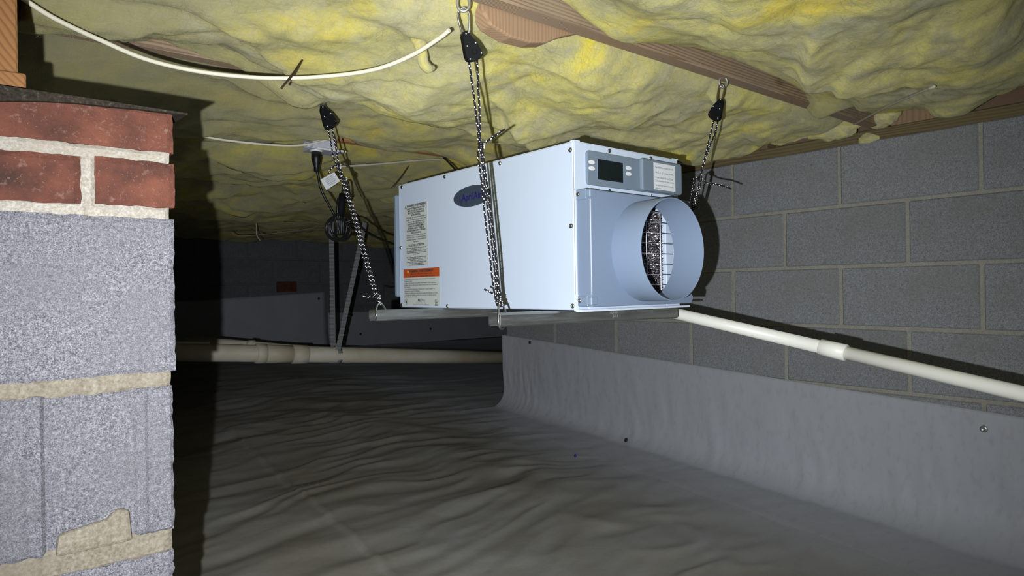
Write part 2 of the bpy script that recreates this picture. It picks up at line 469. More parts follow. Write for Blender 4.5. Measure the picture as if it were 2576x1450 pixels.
# glass-wool: pale dusty yellow, fresh yellow in torn places, grey dust on the bellies
def wool(name, seed, gain=1., greyx=None):
    m = Mat(name, 1.0, 0, .05)
    k = lambda r, g, b_: (min(.93, r*gain), min(.88, g*gain), b_*gain)
    off = m.n('ShaderNodeMapping'); off.inputs['Location'].default_value = (seed*3.1, seed*1.7, seed)
    m.l(m.tc.outputs['Object'], off.inputs['Vector']); co = off.outputs['Vector']
    a = m.noise(4.2, co, 5, .6, .4); b = m.noise(9., co, 5, .65, .8)
    mp = m.n('ShaderNodeMapping'); mp.inputs['Scale'].default_value = (20, 75, 75); mp.inputs['Rotation'].default_value = (.2,.3,.25)
    m.l(co, mp.inputs['Vector']); fib = m.noise(1.6, mp.outputs['Vector'], 5, .72, 1.2)
    mp2 = m.n('ShaderNodeMapping'); mp2.inputs['Scale'].default_value = (120, 30, 60); mp2.inputs['Rotation'].default_value = (.1,.5,.9)
    m.l(co, mp2.inputs['Vector']); fib2 = m.noise(1.6, mp2.outputs['Vector'], 4, .75, 1.5)
    c = m.ramp(a, [(.36, k(.46,.42,.19)), (.47, k(.57,.52,.215)), (.56, k(.70,.62,.165)), (.66, k(.86,.66,.05))])
    c = m.mix(m.ramp(b, [(.46, (0,0,0)), (.64, (.85,.85,.85))]), c, k(.42,.395,.275))
    c = m.mix(m.ramp(fib, [(.45, (0,0,0)), (.68, (.30,.30,.30))]), c, k(.74,.69,.43))
    c = m.mix(m.ramp(fib2, [(.34, (.32,.32,.32)), (.46, (0,0,0))]), c, k(.34,.30,.12))
    if greyx is not None:
        # the wool turns greyer and darker towards the brick pillar
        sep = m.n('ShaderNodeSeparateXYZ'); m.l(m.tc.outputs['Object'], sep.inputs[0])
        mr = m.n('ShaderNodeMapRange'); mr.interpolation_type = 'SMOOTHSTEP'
        mr.inputs['From Min'].default_value = greyx-.38; mr.inputs['From Max'].default_value = greyx+.38
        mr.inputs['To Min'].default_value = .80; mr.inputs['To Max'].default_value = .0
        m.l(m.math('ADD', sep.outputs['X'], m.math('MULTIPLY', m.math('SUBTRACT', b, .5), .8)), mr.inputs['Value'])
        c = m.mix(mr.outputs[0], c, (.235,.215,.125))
    m.color(c)
    h = m.math('ADD', m.math('MULTIPLY', fib, .35), m.math('MULTIPLY', fib2, .35))
    h = m.math('ADD', h, m.math('MULTIPLY', m.noise(34., co, 5, .62), .8))
    m.bump(h, .0045, .8)
    m.b.inputs['Subsurface Weight'].default_value = .75
    m.b.inputs['Subsurface Radius'].default_value = (1., .9, .45)
    m.b.inputs['Subsurface Scale'].default_value = .012
    m.b.inputs['Sheen Weight'].default_value = .3
    m.b.inputs['Sheen Roughness'].default_value = .6
    m.b.inputs['Sheen Tint'].default_value = (.9,.85,.5,1)
    return m.m
WOOL = [wool('glass_wool_pale', 0, .92), wool('glass_wool_lit', 1, 1.14, .50), wool('glass_wool_dull', 2, .88, .75), wool('glass_wool_dark', 3, .66)]  # highest gain here paints in the strong light on the slumped bay
TORN = wool('glass_wool_torn', 4, 1.3)
M['fiber'] = plain('glass_wool_fiber', (.46,.42,.21), .9, 0, .1, .2, 30)

# ------------------------------------------------------------------ setting: floor
def axis(parts):
    out = []
    for a, b, st in parts:
        n = max(1, int(round((b-a)/st))); out += list(np.linspace(a, b, n, endpoint=False))
    out.append(parts[-1][1]); return np.array(out)
def seam_s(X, Y):
    """signed distance from the lap seam that crosses the floor"""
    p0 = np.array([0.93, 3.30]); p1 = np.array([0.80, 1.30]); d = (p1-p0)/np.linalg.norm(p1-p0)
    return (X-p0[0])*(-d[1])+(Y-p0[1])*d[0]
def floor_z(X, Y):
    X = np.asarray(X, float); Y = np.asarray(Y, float)
    z = ground(Y)+.018*fbm(X*.9, Y*.9, 1.3, 2)
    a = .10*np.sin(X*1.3)+.25
    Yr = Y*np.cos(a)-X*np.sin(a)*.35
    wx = X+.35*fbm(X*1.1, Y*1.1, 4.2, 2)
    n1 = pn(wx*1.5, Yr*5.2+.8*fbm(X*1.5, Y*1.8, 2., 2), .3)
    n2 = pn(wx*2.6+9, Yr*10.5+.9*fbm(X*2.2, Y*2.2, 7., 2), 1.7)
    n3 = pn(wx*4+3, Yr*21.0+.6*fbm(X*3, Y*3, 3., 2), 5.7)
    w = .5+.5*np.clip(fbm(X*.9, Y*.9, 9.1, 2)+.35, 0, 1)
    sq = lambda n: 1-2.*np.sqrt(n*n+.006)
    wr = .0165*sq(n1)+.0100*sq(n2)+.0030*n3
    calm = 1-.82*np.clip((X-1.55-.16*(Y-1.0))/.45, 0, 1)         # the sheet lies tight beside the wall
    z = z+wr*w*calm
    return z
fx = axis([(-2.6,-.2,.12),(-.2,.25,.03),(.25,2.75,.011),(2.75,5.4,.06)])
fy = axis([(-.5,.5,.1),(.5,.8,.02),(.8,3.2,.0075),(3.2,4.2,.016),(4.2,5.6,.06)])
FX, FY = np.meshgrid(fx, fy, indexing='ij')
FZ = floor_z(FX, FY)
sv = seam_s(FX, FY)
FZ += np.where((FY < 3.2), .003/(1+np.exp(-np.clip(sv/.003, -40, 40)))+.004*np.exp(-(sv/.008)**2), 0)
flm = grid_mesh('floor', np.stack([FX, FY, FZ], -1).reshape(-1,3), len(fx), len(fy))
fl_o = link('floor', flm, M['liner'], None, 'grey plastic ground liner wrinkled over sloping soil', 'structure')

# ------------------------------------------------------------------ setting: block walls
XW, YEND, ZT = 2.2847, 2.854, HC+.4652
CH, CL, JT = .2032, .4064, .0105
def block_mesh(name, l, d, h, b=.004):
    return MB().rbox(-l/2, l/2, -d/2, d/2, -h/2, h/2, b).mesh(name)
def block_wall(name, label, along, face, lo, hi, offs, rows, depth, mat, mm):
    """blocks of a running-bond wall; along 0: X wall (faces -Y), 1: Y wall (faces -X)"""
    zlo = ZT-CH*rows
    core = MB()
    if along == 1: core.box(face+.004, face+depth-.004, lo, hi-.003, zlo, ZT-.001)
    else: core.box(lo, hi-.003, face+.004, face+depth-.004, zlo, ZT-.001)
    root = struct(name, core, mm, None, label)
    cache = {}
    for k in range(rows):
        zc = ZT-CH*(k+.5)+(-JT/2 if k else 0)
        h = CH-JT if k else CH-JT/2
        zc = (ZT-CH*k-(JT/2 if k else 0)+ZT-CH*(k+1)+JT/2)/2
        c0 = offs[k % 2]; c0 -= math.ceil((c0-lo)/CL)*CL
        while c0 < hi:
            a, b = max(lo, c0+JT/2), min(hi, c0+CL-JT/2)
            c0 += CL
            if b-a < .03: continue
            key = (round(b-a, 3), round(h, 4))
            if key not in cache: cache[key] = block_mesh('concrete_block', b-a, depth, h)
            o = link('concrete_block', cache[key], mat, root)
            j = random.uniform(-.0012, .0012)
            if along == 1:
                o.location = (face+depth/2+j, (a+b)/2, zc); o.rotation_euler = (0,0,PI/2 if random.random() < .5 else -PI/2)
            else:
                o.location = ((a+b)/2, face+depth/2+j, zc); o.rotation_euler = (0,0,0 if random.random() < .5 else PI)
    return root
block_wall('wall_right', 'grey concrete block wall in running bond along the hanging unit', 1, XW, -.6, YEND, (1.0485, 1.2455), 7, .194, M['block'], M['mortar'])
YF = 5.5
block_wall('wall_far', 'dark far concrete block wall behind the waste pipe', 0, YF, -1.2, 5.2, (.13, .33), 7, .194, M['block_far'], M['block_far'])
struct('wall_side', MB().box(XW+.194, 5.2, YEND-.19, YEND, 0.05, ZT), M['mortar'])
# the one brick let into the far wall
p = atY(721, 722, YF)
o = obj('brick', MB().rbox(p[0]-.085, p[0]+.085, YF-.004, YF+.06, p[2]-.045, p[2]+.045, .004), M['brick'], bpy.data.objects['wall_far'], 'red brick')

# ------------------------------------------------------------------ setting: subfloor and timber
JZ = HC+.503
struct('ceiling', MB().box(-2.6, 5.4, -.3, 5.7, JZ+.236, JZ+.255), M['joist_far'], None, 'plank subfloor above the joists')
JY = [.31, .93, 1.545, 2.12, 2.73, 3.34, 3.95, 4.56, 5.17]
names = ['overhead', 'carrying the nearest hanger and the one right of the unit', 'second from the front, mostly hidden by sagging wool',
         'behind the outlet box, orange edge showing', 'fourth row back above the unit', 'fifth row back in the dark', 'sixth row back in the dark',
         'seventh row back in the dark', 'last row before the far wall']
joists = []
for k, y in enumerate(JY):
    x1 = 2.36 if y < YEND else 5.15
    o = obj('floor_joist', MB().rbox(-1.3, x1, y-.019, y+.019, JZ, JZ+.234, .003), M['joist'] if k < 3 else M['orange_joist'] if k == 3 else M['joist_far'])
    tag(o, ('weathered pine floor joist ' + names[k]), 'joist', 'floor joists')
    joists.append(o)
sp = obj('sill_plate', MB().rbox(XW+.006, XW+.145, -.55, YEND, ZT, JZ, .003), M['sill'])
tag(sp, 'dusty wooden sill plate lying on top of the block wall', 'sill plate')
rj = obj('rim_board', MB().rbox(XW+.085, XW+.123, -.55, 2.735, JZ, JZ+.234, .002), M['joist_far'])
tag(rj, 'brown rim board standing on the sill above the block wall', 'rim board')
# short blocking between the near joists, right
q = atX(2330, 280, XW+.07)
o = obj('wood_block', MB().rbox(XW+.03, XW+.085, q[1]-.10, q[1]+.09, JZ, JZ+.075, .003), M['fresh_wood'])
tag(o, 'pale wood offcut standing on the sill right of the joist end', 'wood block')
q2 = atX(1910, 390, XW+.05)
o = obj('wood_block', MB().rbox(XW+.02, XW+.085, q2[1]-.05, q2[1]+.16, JZ, JZ+.06, .003), M['joist_far'])
tag(o, 'brown wood offcut on the sill behind the right hanger rope', 'wood block')
# scrap of timber with a rounded waney lower edge nailed behind joist A
pts = [(.715,.04),(.715,-.006),(.735,-.030),(.78,-.041),(.83,-.040),(.87,-.031),(.91,-.010),(.97,.012),(.97,.05)]
o = obj('waney_block', MB().extrude([(x, .951, JZ+z) for x, z in pts], (0,.036,0)), M['fresh_wood'], bevel=.004)
tag(o, 'pale waney-edged scrap of timber nailed to joist beside nearest carabiner', 'wood block')

# ------------------------------------------------------------------ pillar
PY = .92
pil = struct('pillar', MB().rbox(-.20, .194, PY+.016, PY+.39, .02, HC+.218, .006), M['pier_mortar'], None, 'brick and block pillar with red brick top courses')
def rough_piece(name, x0, x1, z0, z1, y0, d, mat, amp=.0022, step=.007, groove=None, seed=0, label=None):
    """a brick or block whose front face has chipped, uneven arrises"""
    nx = max(3, int((x1-x0)/step)); nz = max(3, int((z1-z0)/step))
    xs = np.linspace(x0, x1, nx+1); zs = np.linspace(z0, z1, nz+1)
    Xg, Zg = np.meshgrid(xs, zs, indexing='ij')
    ed = np.minimum(np.minimum(Xg-x0, x1-Xg), np.minimum(Zg-z0, z1-Zg))
    wob = fbm(Xg*60+seed, Zg*60, seed*1.7, 3)
    Yg = y0+.0009*fbm(Xg*30, Zg*30, seed, 3)+np.where(ed < step*.6, .0026+.0015*wob, 0)
    bx = np.where(Xg <= x0+1e-6, 1, 0)-np.where(Xg >= x1-1e-6, 1, 0)
    bz = np.where(Zg <= z0+1e-6, 1, 0)-np.where(Zg >= z1-1e-6, 1, 0)
    Xg = Xg+bx*amp*(wob*.9+.2); Zg = Zg+bz*amp*(wob*1.2+.2)
    if groove is not None: Yg = Yg+groove(Xg, Zg)
    def extra(v, f):
        loop = [i*(nz+1) for i in range(nx+1)]+[nx*(nz+1)+j for j in range(1, nz+1)]
        loop += [i*(nz+1)+nz for i in range(nx-1, -1, -1)]+[j for j in range(nz-1, 0, -1)]
        o = len(v); L = len(loop)
        v = v+[[v[i][0], y0+d, v[i][2]] for i in loop]
        f = f+[[loop[i], o+i, o+(i+1) % L, loop[(i+1) % L]] for i in range(L)]+[[o+i for i in range(L)]]
        return v, f
    me = grid_mesh(name, np.stack([Xg, Yg, Zg], -1).reshape(-1,3), nx+1, nz+1, False, False, extra)
    return link(name, me, mat, pil, label)
zz = lambda z: HC+z
XR = .2035
rough_piece('brick', .0085, XR, zz(.175), zz(.2275), PY, .10, M['brick'], seed=1, amp=.0012)
rough_piece('brick', -.19, -.0015, zz(.172), zz(.2265), PY, .10, M['brick'], seed=2, amp=.0012)
rough_piece('brick', .1185, XR+.001, zz(.106), zz(.1625), PY-.001, .19, M['brick'], seed=3, amp=.0012)
rough_piece('brick', -.085, .1045, zz(.104), zz(.1605), PY, .10, M['brick'], seed=4, amp=.0012)
rough_piece('concrete_block', -.195, XR-.0005, zz(-.0985), zz(.092), PY-.001, .39, M['pier_block'], .0012, .006, seed=5)
def grv(X, Z):
    s = lambda a, b: 1/(1+np.exp(-np.clip((X-a)/b, -40, 40)))
    rec = (s(.068, .0014)-s(.157, .0018))*.0052                    # broad shallow panel
    rec = rec+np.exp(-((X-.0665)/.0022)**2)*.0030+np.exp(-((X-.172)/.0014)**2)*.0026
    rec = rec+np.exp(-((X-.052)/.005)**2)*.0022+np.exp(-((X-.030)/.006)**2)*.003+np.exp(-((X-.154)/.004)**2)*.0012
    return rec
rough_piece('concrete_block', -.195, XR-.004, zz(-.297), zz(-.116), PY-.001, .39, M['pier_block'], .0018, .004, grv, seed=6)
rough_piece('concrete_block', -.195, XR-.005, zz(-.50), zz(-.322), PY, .39, M['pier_block'], .003, .008, seed=7)
rough_piece('concrete_block', -.195, XR-.005, zz(-.76), zz(-.51), PY, .39, M['pier_block'], .003, .02, seed=8)
# struck mortar beds, each its own strip a little behind the faces
def bed(x0, x1, z0, z1, y, mat, seed, lab=None):
    rough_piece('mortar_bed', x0, x1, z0, z1, y, .05, mat, .002, .006, seed=seed)
bed(-.19, .1995, zz(.158), zz(.178), PY+.0035, M['pale_mortar'], 11)
bed(-.19, .1995, zz(.088), zz(.110), PY+.0035, M['pale_mortar'], 12)
rough_piece('mortar_joint', .103, .120, zz(.10), zz(.165), PY+.0030, .05, M['pale_mortar'], .0015, .006, seed=13)
bed(-.19, .1985, zz(-.121), zz(-.094), PY+.0035, M['pier_mortar'], 14)
bed(-.19, .1975, zz(-.327), zz(-.290), PY+.002, M['pier_mortar'], 15)
# smear of mortar up the recessed panel
me = MB().extrude([(.075,PY-.002,zz(-.30)),(.078,PY-.002,zz(-.275)),(.10,PY-.002,zz(-.272)),(.125,PY-.002,zz(-.268)),(.138,PY-.002,zz(-.258)),(.15,PY-.002,zz(-.262)),(.153,PY-.002,zz(-.30))], (0,.02,0))
obj('mortar_smear', me, M['pier_mortar'], pil, bevel=.004)
# felt on top
FY_ = .9125
fp_ = [at(px, py, (0,FY_,0), (0,1,0)) for px, py in ((-520,150),(0,214),(200,243),(473,285),(472,289),(437,285),(355,275),(270,267),(193,259),(100,254),(0,254),(-520,258))]
nf_ = len(fp_); bk_ = [np.array([min(p[0], .198), p[1]+.36, max(p[2], HC+.2275)]) for p in fp_]
fb = MB().add(fp_+bk_, [tuple(range(nf_)), tuple(range(2*nf_-1, nf_-1, -1))]+[(i, i+nf_, (i+1) % nf_+nf_, (i+1) % nf_) for i in range(nf_)])
o = obj('roofing_felt', fb, M['felt'], bevel=.0012)
tag(o, 'black roofing felt sheet capping the brick pillar', 'felt')
o = obj('shim_block', MB().rbox(-.20, .0545, .934, 1.24, zz(.2326), zz(.2505), .0015), M['girder'])
tag(o, 'thin amber wood shim on the felt under the upright beam end', 'wood shim')
o = obj('girder', MB().rbox(-.20, .0475, .940, 1.26, zz(.2508), JZ+.235, .002), M['girder'])
tag(o, 'amber pine girder end resting on the pillar shim', 'beam')

# ------------------------------------------------------------------ insulation batts between the joists
def sm(t, a, b):
    t = np.clip((t-a)/(b-a), 0, 1); return t*t*(3-2*t)
def lumpf(X, Y, s, fy=1.):
    wx = X+.09*fbm(X*2.6, Y*2.6, s+2.2, 2); wy = Y+.07*fbm(X*2.6, Y*2.6, s+5.1, 2)
    ab = lambda n, e: np.sqrt(n*n+e)
    b1 = ab(pn(wx*1.9, wy*3.4*fy, s), .004); b2 = ab(pn(wx*4.6+4, wy*7.5*fy, s+1.9), .003); b3 = ab(pn(wx*11.+7, wy*16.*fy, s+3.3), .004)
    n4 = fbm(X*24, Y*28, s+6.1, 4)
    return 1.10*b1+.48*b2+.15*b3+.045*n4
def flaps(X, Y, k, y0, y1, x0, x1, n, extra=()):
    r = np.random.default_rng(100+k); D = 0*X
    L = [(r.uniform(x0, x1), y0+(y1-y0)*r.uniform(.12, .85), r.normal(0, .45), r.uniform(.10, .34), r.uniform(.008, .026), r.uniform(.05, .15)) for _ in range(n)]
    for (cx, cy, ang, ln, h, dec) in list(L)+list(extra):
        wob = .020*fbm(X*6+cx*9, Y*6+cy*5, k+.5, 3)
        d = -(Y-cy)*math.cos(ang)+(X-cx)*math.sin(ang)+wob            # positive on the lens side
        t = ((X-cx)*math.cos(ang)+(Y-cy)*math.sin(ang))/ln
        D = D+h*np.exp(-np.clip(d, 0, None)/dec)/(1+np.exp(-np.clip(d/.0035, -30, 30)))*np.clip(1-t*t, 0, 1)**.7
    return D
def batt(k, y0, y1, x0, x1, sag, res, label, fibers, lump=.06, over=-.002, push=None):
    nx = int((x1-x0)/res)+1; ny = int((y1-y0+2*over)/(res*.9))+1
    X, Y = np.meshgrid(np.linspace(x0, x1, nx), np.linspace(y0-over, y1+over, ny), indexing='ij')
    v = (Y-y0)/(y1-y0)
    s = k*11.7
    L = lumpf(X, Y, s, 1. if k < 3 else .62)
    D = sag(X, Y, v)+lump*(L-.38)*(1-(.7*sm(v, .55, .92) if k == 0 else .75*(1-sm(v, .02, .22)) if k == 1 else .6*bumpf(X, 1.1, .4)*sm(v, .5, .9) if k == 2 else 0)*(1-.6*sm(X, 1.8, 2.2)))
    nf = {0: 12, 1: 13, 2: 14, 3: 14, 4: 16}.get(k, 0)
    if nf: D = D+flaps(X, Y, k, y0, y1, max(x0, 0), min(x1, 2.3), nf, FL.get(k, ()))
    edge = np.clip(np.minimum(v+over/(y1-y0), 1-v+over/(y1-y0))/.06, 0, 1)
    D = D*(.15+.85*edge**.6)-.030*(1-edge**.6)
    ends = sm(X, x1-(.42 if k == 0 else .16), x1-.02) if y0 < 2.2 else 0*X
    D = D*(1-ends)-.03*ends
    out = np.minimum(v, 1-v) < 0
    Z = JZ-D
    Z = np.where(np.minimum(v, 1-v) < .0, np.minimum(Z, JZ-.0015), Z)      # where it laps a joist it hangs under it
    Xd = X+.016*fbm(X*7, Y*7, s+8, 3); Yd = Y+.016*fbm(X*7, Y*7, s+9, 3)*edge
    if push is not None: Yd = Yd+push(X, v)
    V = np.stack([Xd, Yd, Z], -1)
    def extra(vv, ff):
        loop = [i*ny for i in range(nx)]+[(nx-1)*ny+j for j in range(1, ny)]
        loop += [i*ny+ny-1 for i in range(nx-2, -1, -1)]+[j for j in range(ny-2, 0, -1)]
        o = len(vv); n = len(loop)
        yc = (y0+y1)/2
        vv = vv+[[vv[i][0], min(max(vv[i][1], y0+.002), y1-.002), JZ+.15] for i in loop]
        ff = ff+[[loop[(i+1) % n], o+(i+1) % n, o+i, loop[i]] for i in range(n)]+[[o+i for i in range(n)]]
        return vv, ff
    me = grid_mesh('insulation_batt', V.reshape(-1,3), nx, ny, True, True, extra)
    o = link('insulation_batt', me, WOOL[min(k, 3)])  # all rear bays share the darkest wool
    tag(o, label, 'insulation', 'glass wool batts between joists')
    if fibers:
        n = fibers
        ii = rng.integers(2, nx-2, n); jj = rng.integers(2, ny-2, n)
        P = V[ii, jj]; Tu = V[ii+1, jj]-V[ii-1, jj]; Tv = V[ii, jj+1]-V[ii, jj-1]
        Tu /= np.linalg.norm(Tu, axis=1)[:, None]; Tv /= np.linalg.norm(Tv, axis=1)[:, None]
        N = np.cross(Tv, Tu); N /= np.linalg.norm(N, axis=1)[:, None]
        N *= np.where(N[:, 2:3] > 0, -1, 1)
        a = rng.normal(0, .9, n); d = Tu*np.cos(a)[:, None]+Tv*np.sin(a)[:, None]
        ln = rng.uniform(.006, .022, n); cur = rng.normal(0, 1.2, n); lift = rng.uniform(.0005, .006, n)
        side = np.cross(N, d); verts = []; SEG = 4
        for q in range(SEG+1):
            t = q/SEG-.5
            c = P+d*(ln*t*2)[:, None]+side*(ln*cur*t*t)[:, None]+N*(lift*(1-3.2*t*t)+.0004)[:, None]
            w = side*(.00011*(1-abs(t)))
            verts.append(np.stack([c-w, c+w], 1))
        Vf = np.stack(verts, 1).reshape(-1, 3)
        base = np.arange(n)[:, None]*(2*(SEG+1)); F = []
        for q in range(SEG): F.append(np.concatenate([base+2*q, base+2*q+1, base+2*q+3, base+2*q+2], 1))
        F = np.concatenate(F)
        mf = bpy.data.meshes.new('loose_fibers'); mf.from_pydata(Vf.tolist(), [], F.tolist()); mf.update()
        link('loose_fibers', mf, M['fiber'], o, None, 'stuff')
    return o
FL = {1: [(1.11, 1.33, .62, .24, .034, .12), (.72, 1.38, -.12, .30, .016, .12)], 0: [(1.30, .66, .5, .25, .03, .10)]}
bumpf = lambda X, c, w: np.exp(-((X-c)/w)**2)
# bay 0: nearest, above and right of the lens
def sag0(X, Y, v):
    s = (.048*np.sin(PI*np.clip(v, 0, 1))**.6+.008)*(1-.75*sm(v, .55, .95))
    s = s+.022*bumpf(X, 1.00, .08)*sm(v, .72, .95)+.050*bumpf(X, 1.88, .07)*sm(v, .78, .98)
    s = s-.080*bumpf(X, 1.46, .22)*sm(v, .74, .95)-.06*bumpf(X, .78, .13)*sm(v, .7, .95)-.06*bumpf(X, 2.08, .14)*sm(v, .7, .95)
    return s
push0 = lambda X, v: (.016*bumpf(X, 1.0, .08)+.045*bumpf(X, 1.88, .07)+.012*bumpf(X, .62, .06))*sm(v, .80, .99)
batt(0, .335, .909, .25, 2.24, sag0, .0062, 'yellow glass wool batt in nearest bay along upper edge', 14000, push=push0)
# bay 1: over the front of the unit; it has slumped towards its far side
def sag1(X, Y, v):
    vv = np.clip(v, 0, 1)
    s = (.030*np.sin(PI*vv)**.6+.078*vv**1.2*(1-sm(vv, .94, 1.0)))
    s = s-.085*sm(v, .45, .95)*(1-sm(X, .42, .62))-.034*bumpf(X, .69, .09)*sm(v, .6, .9)
    s = s-.065*sm(v, .65, .95)*bumpf(X, 1.44, .11)-.08*sm(X, 1.75, 2.12)*vv
    return s
batt(1, .951, 1.524, .07, 2.24, sag1, .0066, 'sagging bright yellow glass wool batt behind the nearest hanger', 16000)
def sag2(X, Y, v):
    vv = np.clip(v, 0, 1)
    s = .035*np.sin(PI*vv)**.6+.055*vv**1.2*(1-sm(vv, .94, 1.0))
    return s-.085*bumpf(X, 1.25, .16)*sm(v, .45, .9)-.10*bumpf(X, .90, .12)*sm(v, .5, .85)-.09*sm(X, 1.7, 2.1)
batt(2, 1.566, 2.099, -1.2, 2.24, sag2, .0085, 'yellow glass wool batt above the unit and beside outlet box', 11000)
mk = lambda a: (lambda X, Y, v: .5*a*np.sin(PI*np.clip(v, 0, 1))**.6+.8*a*np.clip(v, 0, 1)*(1-sm(v, .94, 1.))+.02*bumpf(X % 1.1, .5, .2))
batt(3, 2.141, 2.709, -1.3, 2.26, mk(.075), .012, 'dusty yellow wool batt behind the outlet box and plug', 5000, .07)
batt(4, 2.751, 3.319, -1.3, 5.1, mk(.085), .017, 'dim olive wool batt above the coiled cord', 3000, .08)
batt(5, 3.361, 3.929, -1.3, 5.1, mk(.085), .02, 'dim wool batt above the hanging straps', 0, .08)
batt(6, 3.971, 4.539, -1.3, 5.1, mk(.085), .022, 'dark wool batt second bay from the far wall', 0, .08)
batt(7, 4.581, 5.46, -1.3, 5.1, mk(.095), .025, 'dark wool batt against the far wall top', 0, .08)
# torn tufts stuffed along the sill
def tuft(px, py, X, rx, ry, rz, label, seed):
    c = atX(px, py, X); t = MB().ball((0,0,0), 1, 1, 1, 20, 14)
    V = np.array(t.v); n = fbm(V[:,0]*1.6+seed, V[:,1]*1.6, V[:,2]*1.6+seed, 4)
    V = V*(1+.33*n)[:, None]*np.array([rx, ry, rz]); t.v = [tuple(p) for p in V]
    o = obj('insulation_tuft', t, TORN); o.location = c
    return tag(o, label, 'insulation', 'torn tufts along the sill')
tuft(2100, 322, XW-.07, .035, .085, .040, 'bright yellow torn wool tuft under the joist near wall top', 1)
tuft(2218, 292, XW-.02, .04, .055, .034, 'yellow wool tuft wedged above the joist end on the sill', 2)
tuft(2188, 350, XW+.012, .022, .032, .020, 'small square wool tuft on the sill below joist end', 3)
tuft(1992, 332, XW-.08, .05, .085, .032, 'wool tuft hanging over the sill left of the joist end', 4)
tuft(1966, 350, XW-.02, .03, .042, .020, 'small grey wool ball on the sill above block wall', 6)
tuft(1830, 372, XW-.06, .04, .12, .020, 'long wool scrap on the sill behind the right hanger rope', 5)
cf = catmull_([at(px, py, (0,1.07,0), (0,1,0)) for px, py in ((1052,92),(1058,115),(1062,140),(1066,160),(1078,172),(1092,170))])
o = obj('insulation_tuft', MB().tube(cf, list(np.interp(np.linspace(0,1,len(cf)), [0,.3,.8,1], [.016,.011,.010,.004])), 9), WOOL[0])
tag(o, 'curled grey wisp of torn wool hanging over the thick cream cable end', 'insulation', 'torn tufts along the sill')
# ------------------------------------------------------------------ liner strips on the walls
def wall_liner():
    ys = axis([(-.5,.3,.05),(.3,2.6,.012),(2.6,2.874,.006)]); nv = 64
    V = []
    for y in ys:
        zt = HC-.40+(y-.16)*.0535-.0005*math.sin(y*7)
        zg = float(ground(y))+.0
        for j in range(nv):
            t = j/(nv-1)
            V.append((y, t, zt, zg))
    V = np.array(V); y, t, zt, zg = V.T
    R = .085+.05*np.clip(1.6-y, 0, 1)+.012*np.sin(y*5)     # the sheet bridges the corner, slacker towards the front
    skirt = .34
    L1 = zt-zg-R; L2 = R*PI/2; L = L1+L2+skirt
    s = t*L
    X = np.where(s < L1, 0, np.where(s < L1+L2, R*(1-np.cos(np.clip((s-L1)/R, 0, PI/2))), R+(s-L1-L2)))
    Z = np.where(s < L1, zt-s, np.where(s < L1+L2, zg+R*(1-np.sin(np.clip((s-L1)/R, 0, PI/2))), 0))
    X0 = XW-.005-X
    fz = floor_z(X0, y)
    Z = np.where(s < L1+L2, Z, fz+.0045-.012*sm(s-L1-L2, skirt*.55, skirt))
    blend = sm(s, L1+L2*.4, L1+L2)
    Z = np.where(s < L1+L2, Z*(1-blend)+np.maximum(Z, fz+.0045)*blend, Z)
    fold = .0045*pn(y*9, t*2.0, 3.3)+.003*pn(y*22+t*4, t*2.5, 6.1)+.0015*pn(y*48, t*3, 2.)
    near = sm(y, 2.45, 2.88)
    fold = fold*(.2+.5*sm(t, .02, .3))*(1+.3*near)
    X1 = X0-np.abs(fold)*1.6*(1-sm(s, L1+L2*.7, L1+L2+.05))-.012*sm(y, 2.75, 2.885)*(1-sm(t, .1, .5))
    me = grid_mesh('wall_liner', np.stack([X1, y, Z], -1), len(ys), nv, True, False)
    o = link('wall_liner', me, M['liner_wall'])
    so = o.modifiers.new('sheet', 'SOLIDIFY'); so.thickness = .0012; so.offset = 0
    return tag(o, 'pale grey plastic liner strip pinned up the right block wall', 'liner')
wl = wall_liner()
def far_liner(x0, x1, zts, zbs, y, label, bow):
    nu, nv = 60, 26
    U, T = np.meshgrid(np.linspace(0, 1, nu), np.linspace(0, 1, nv), indexing='ij')
    X = x0+(x1-x0)*U; zt = np.interp(U, *zts); zb = np.interp(U, *zbs)
    Z = zt+(zb-zt)*T
    Y = y-.004-.010*np.abs(pn(X*3, Z*4, 2.2))-bow*T**3
    me = grid_mesh('far_liner', np.stack([X, Y, Z], -1).reshape(-1,3), nu, nv, True, True)
    o = link('far_liner', me, M['liner_far'])
    so = o.modifiers.new('sheet', 'SOLIDIFY'); so.thickness = .0012; so.offset = 0
    return tag(o, label, 'liner', 'liner strips on the far wall')
g = float(ground(YF))
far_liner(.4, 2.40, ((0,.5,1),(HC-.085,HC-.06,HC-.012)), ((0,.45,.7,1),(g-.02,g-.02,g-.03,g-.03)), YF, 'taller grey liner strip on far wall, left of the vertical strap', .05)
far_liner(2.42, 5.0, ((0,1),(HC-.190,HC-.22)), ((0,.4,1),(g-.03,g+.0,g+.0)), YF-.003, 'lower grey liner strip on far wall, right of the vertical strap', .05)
# pins
def pin(P, n, r, label, mat):
    P = np.asarray(P, float); n = np.asarray(n, float); n /= np.linalg.norm(n)
    z = Vector(n); q = z.to_track_quat('Z', 'Y')
    b = MB().lathe([(r,0),(r,.0018),(r*.9,.0032),(r*.45,.0042),(r*.40,.0036),(r*.05,.0034)], 16)
    o = obj('liner_pin', b, mat); o.location = P; o.rotation_euler = q.to_euler()
    return tag(o, label, 'fastener', 'liner pins')
pm = plain('dark_pin_head', (.03,.032,.036), .4)
ps = plain('steel_pin_head', (.45,.45,.45), .35, .9)
pin(atX(1333,862,XW-.022), (-1,0,0), .0085, 'dark pin at the upper left corner of wall liner', pm)
pin(atX(1575,1108,XW-.045), (-1,0,.5), .0095, 'dark pin at the foot of wall liner where it meets floor', pm)
pin(atX(2475,1080,XW-.012), (-1,0,0), .0100, 'shiny steel pin near the right end of wall liner', ps)
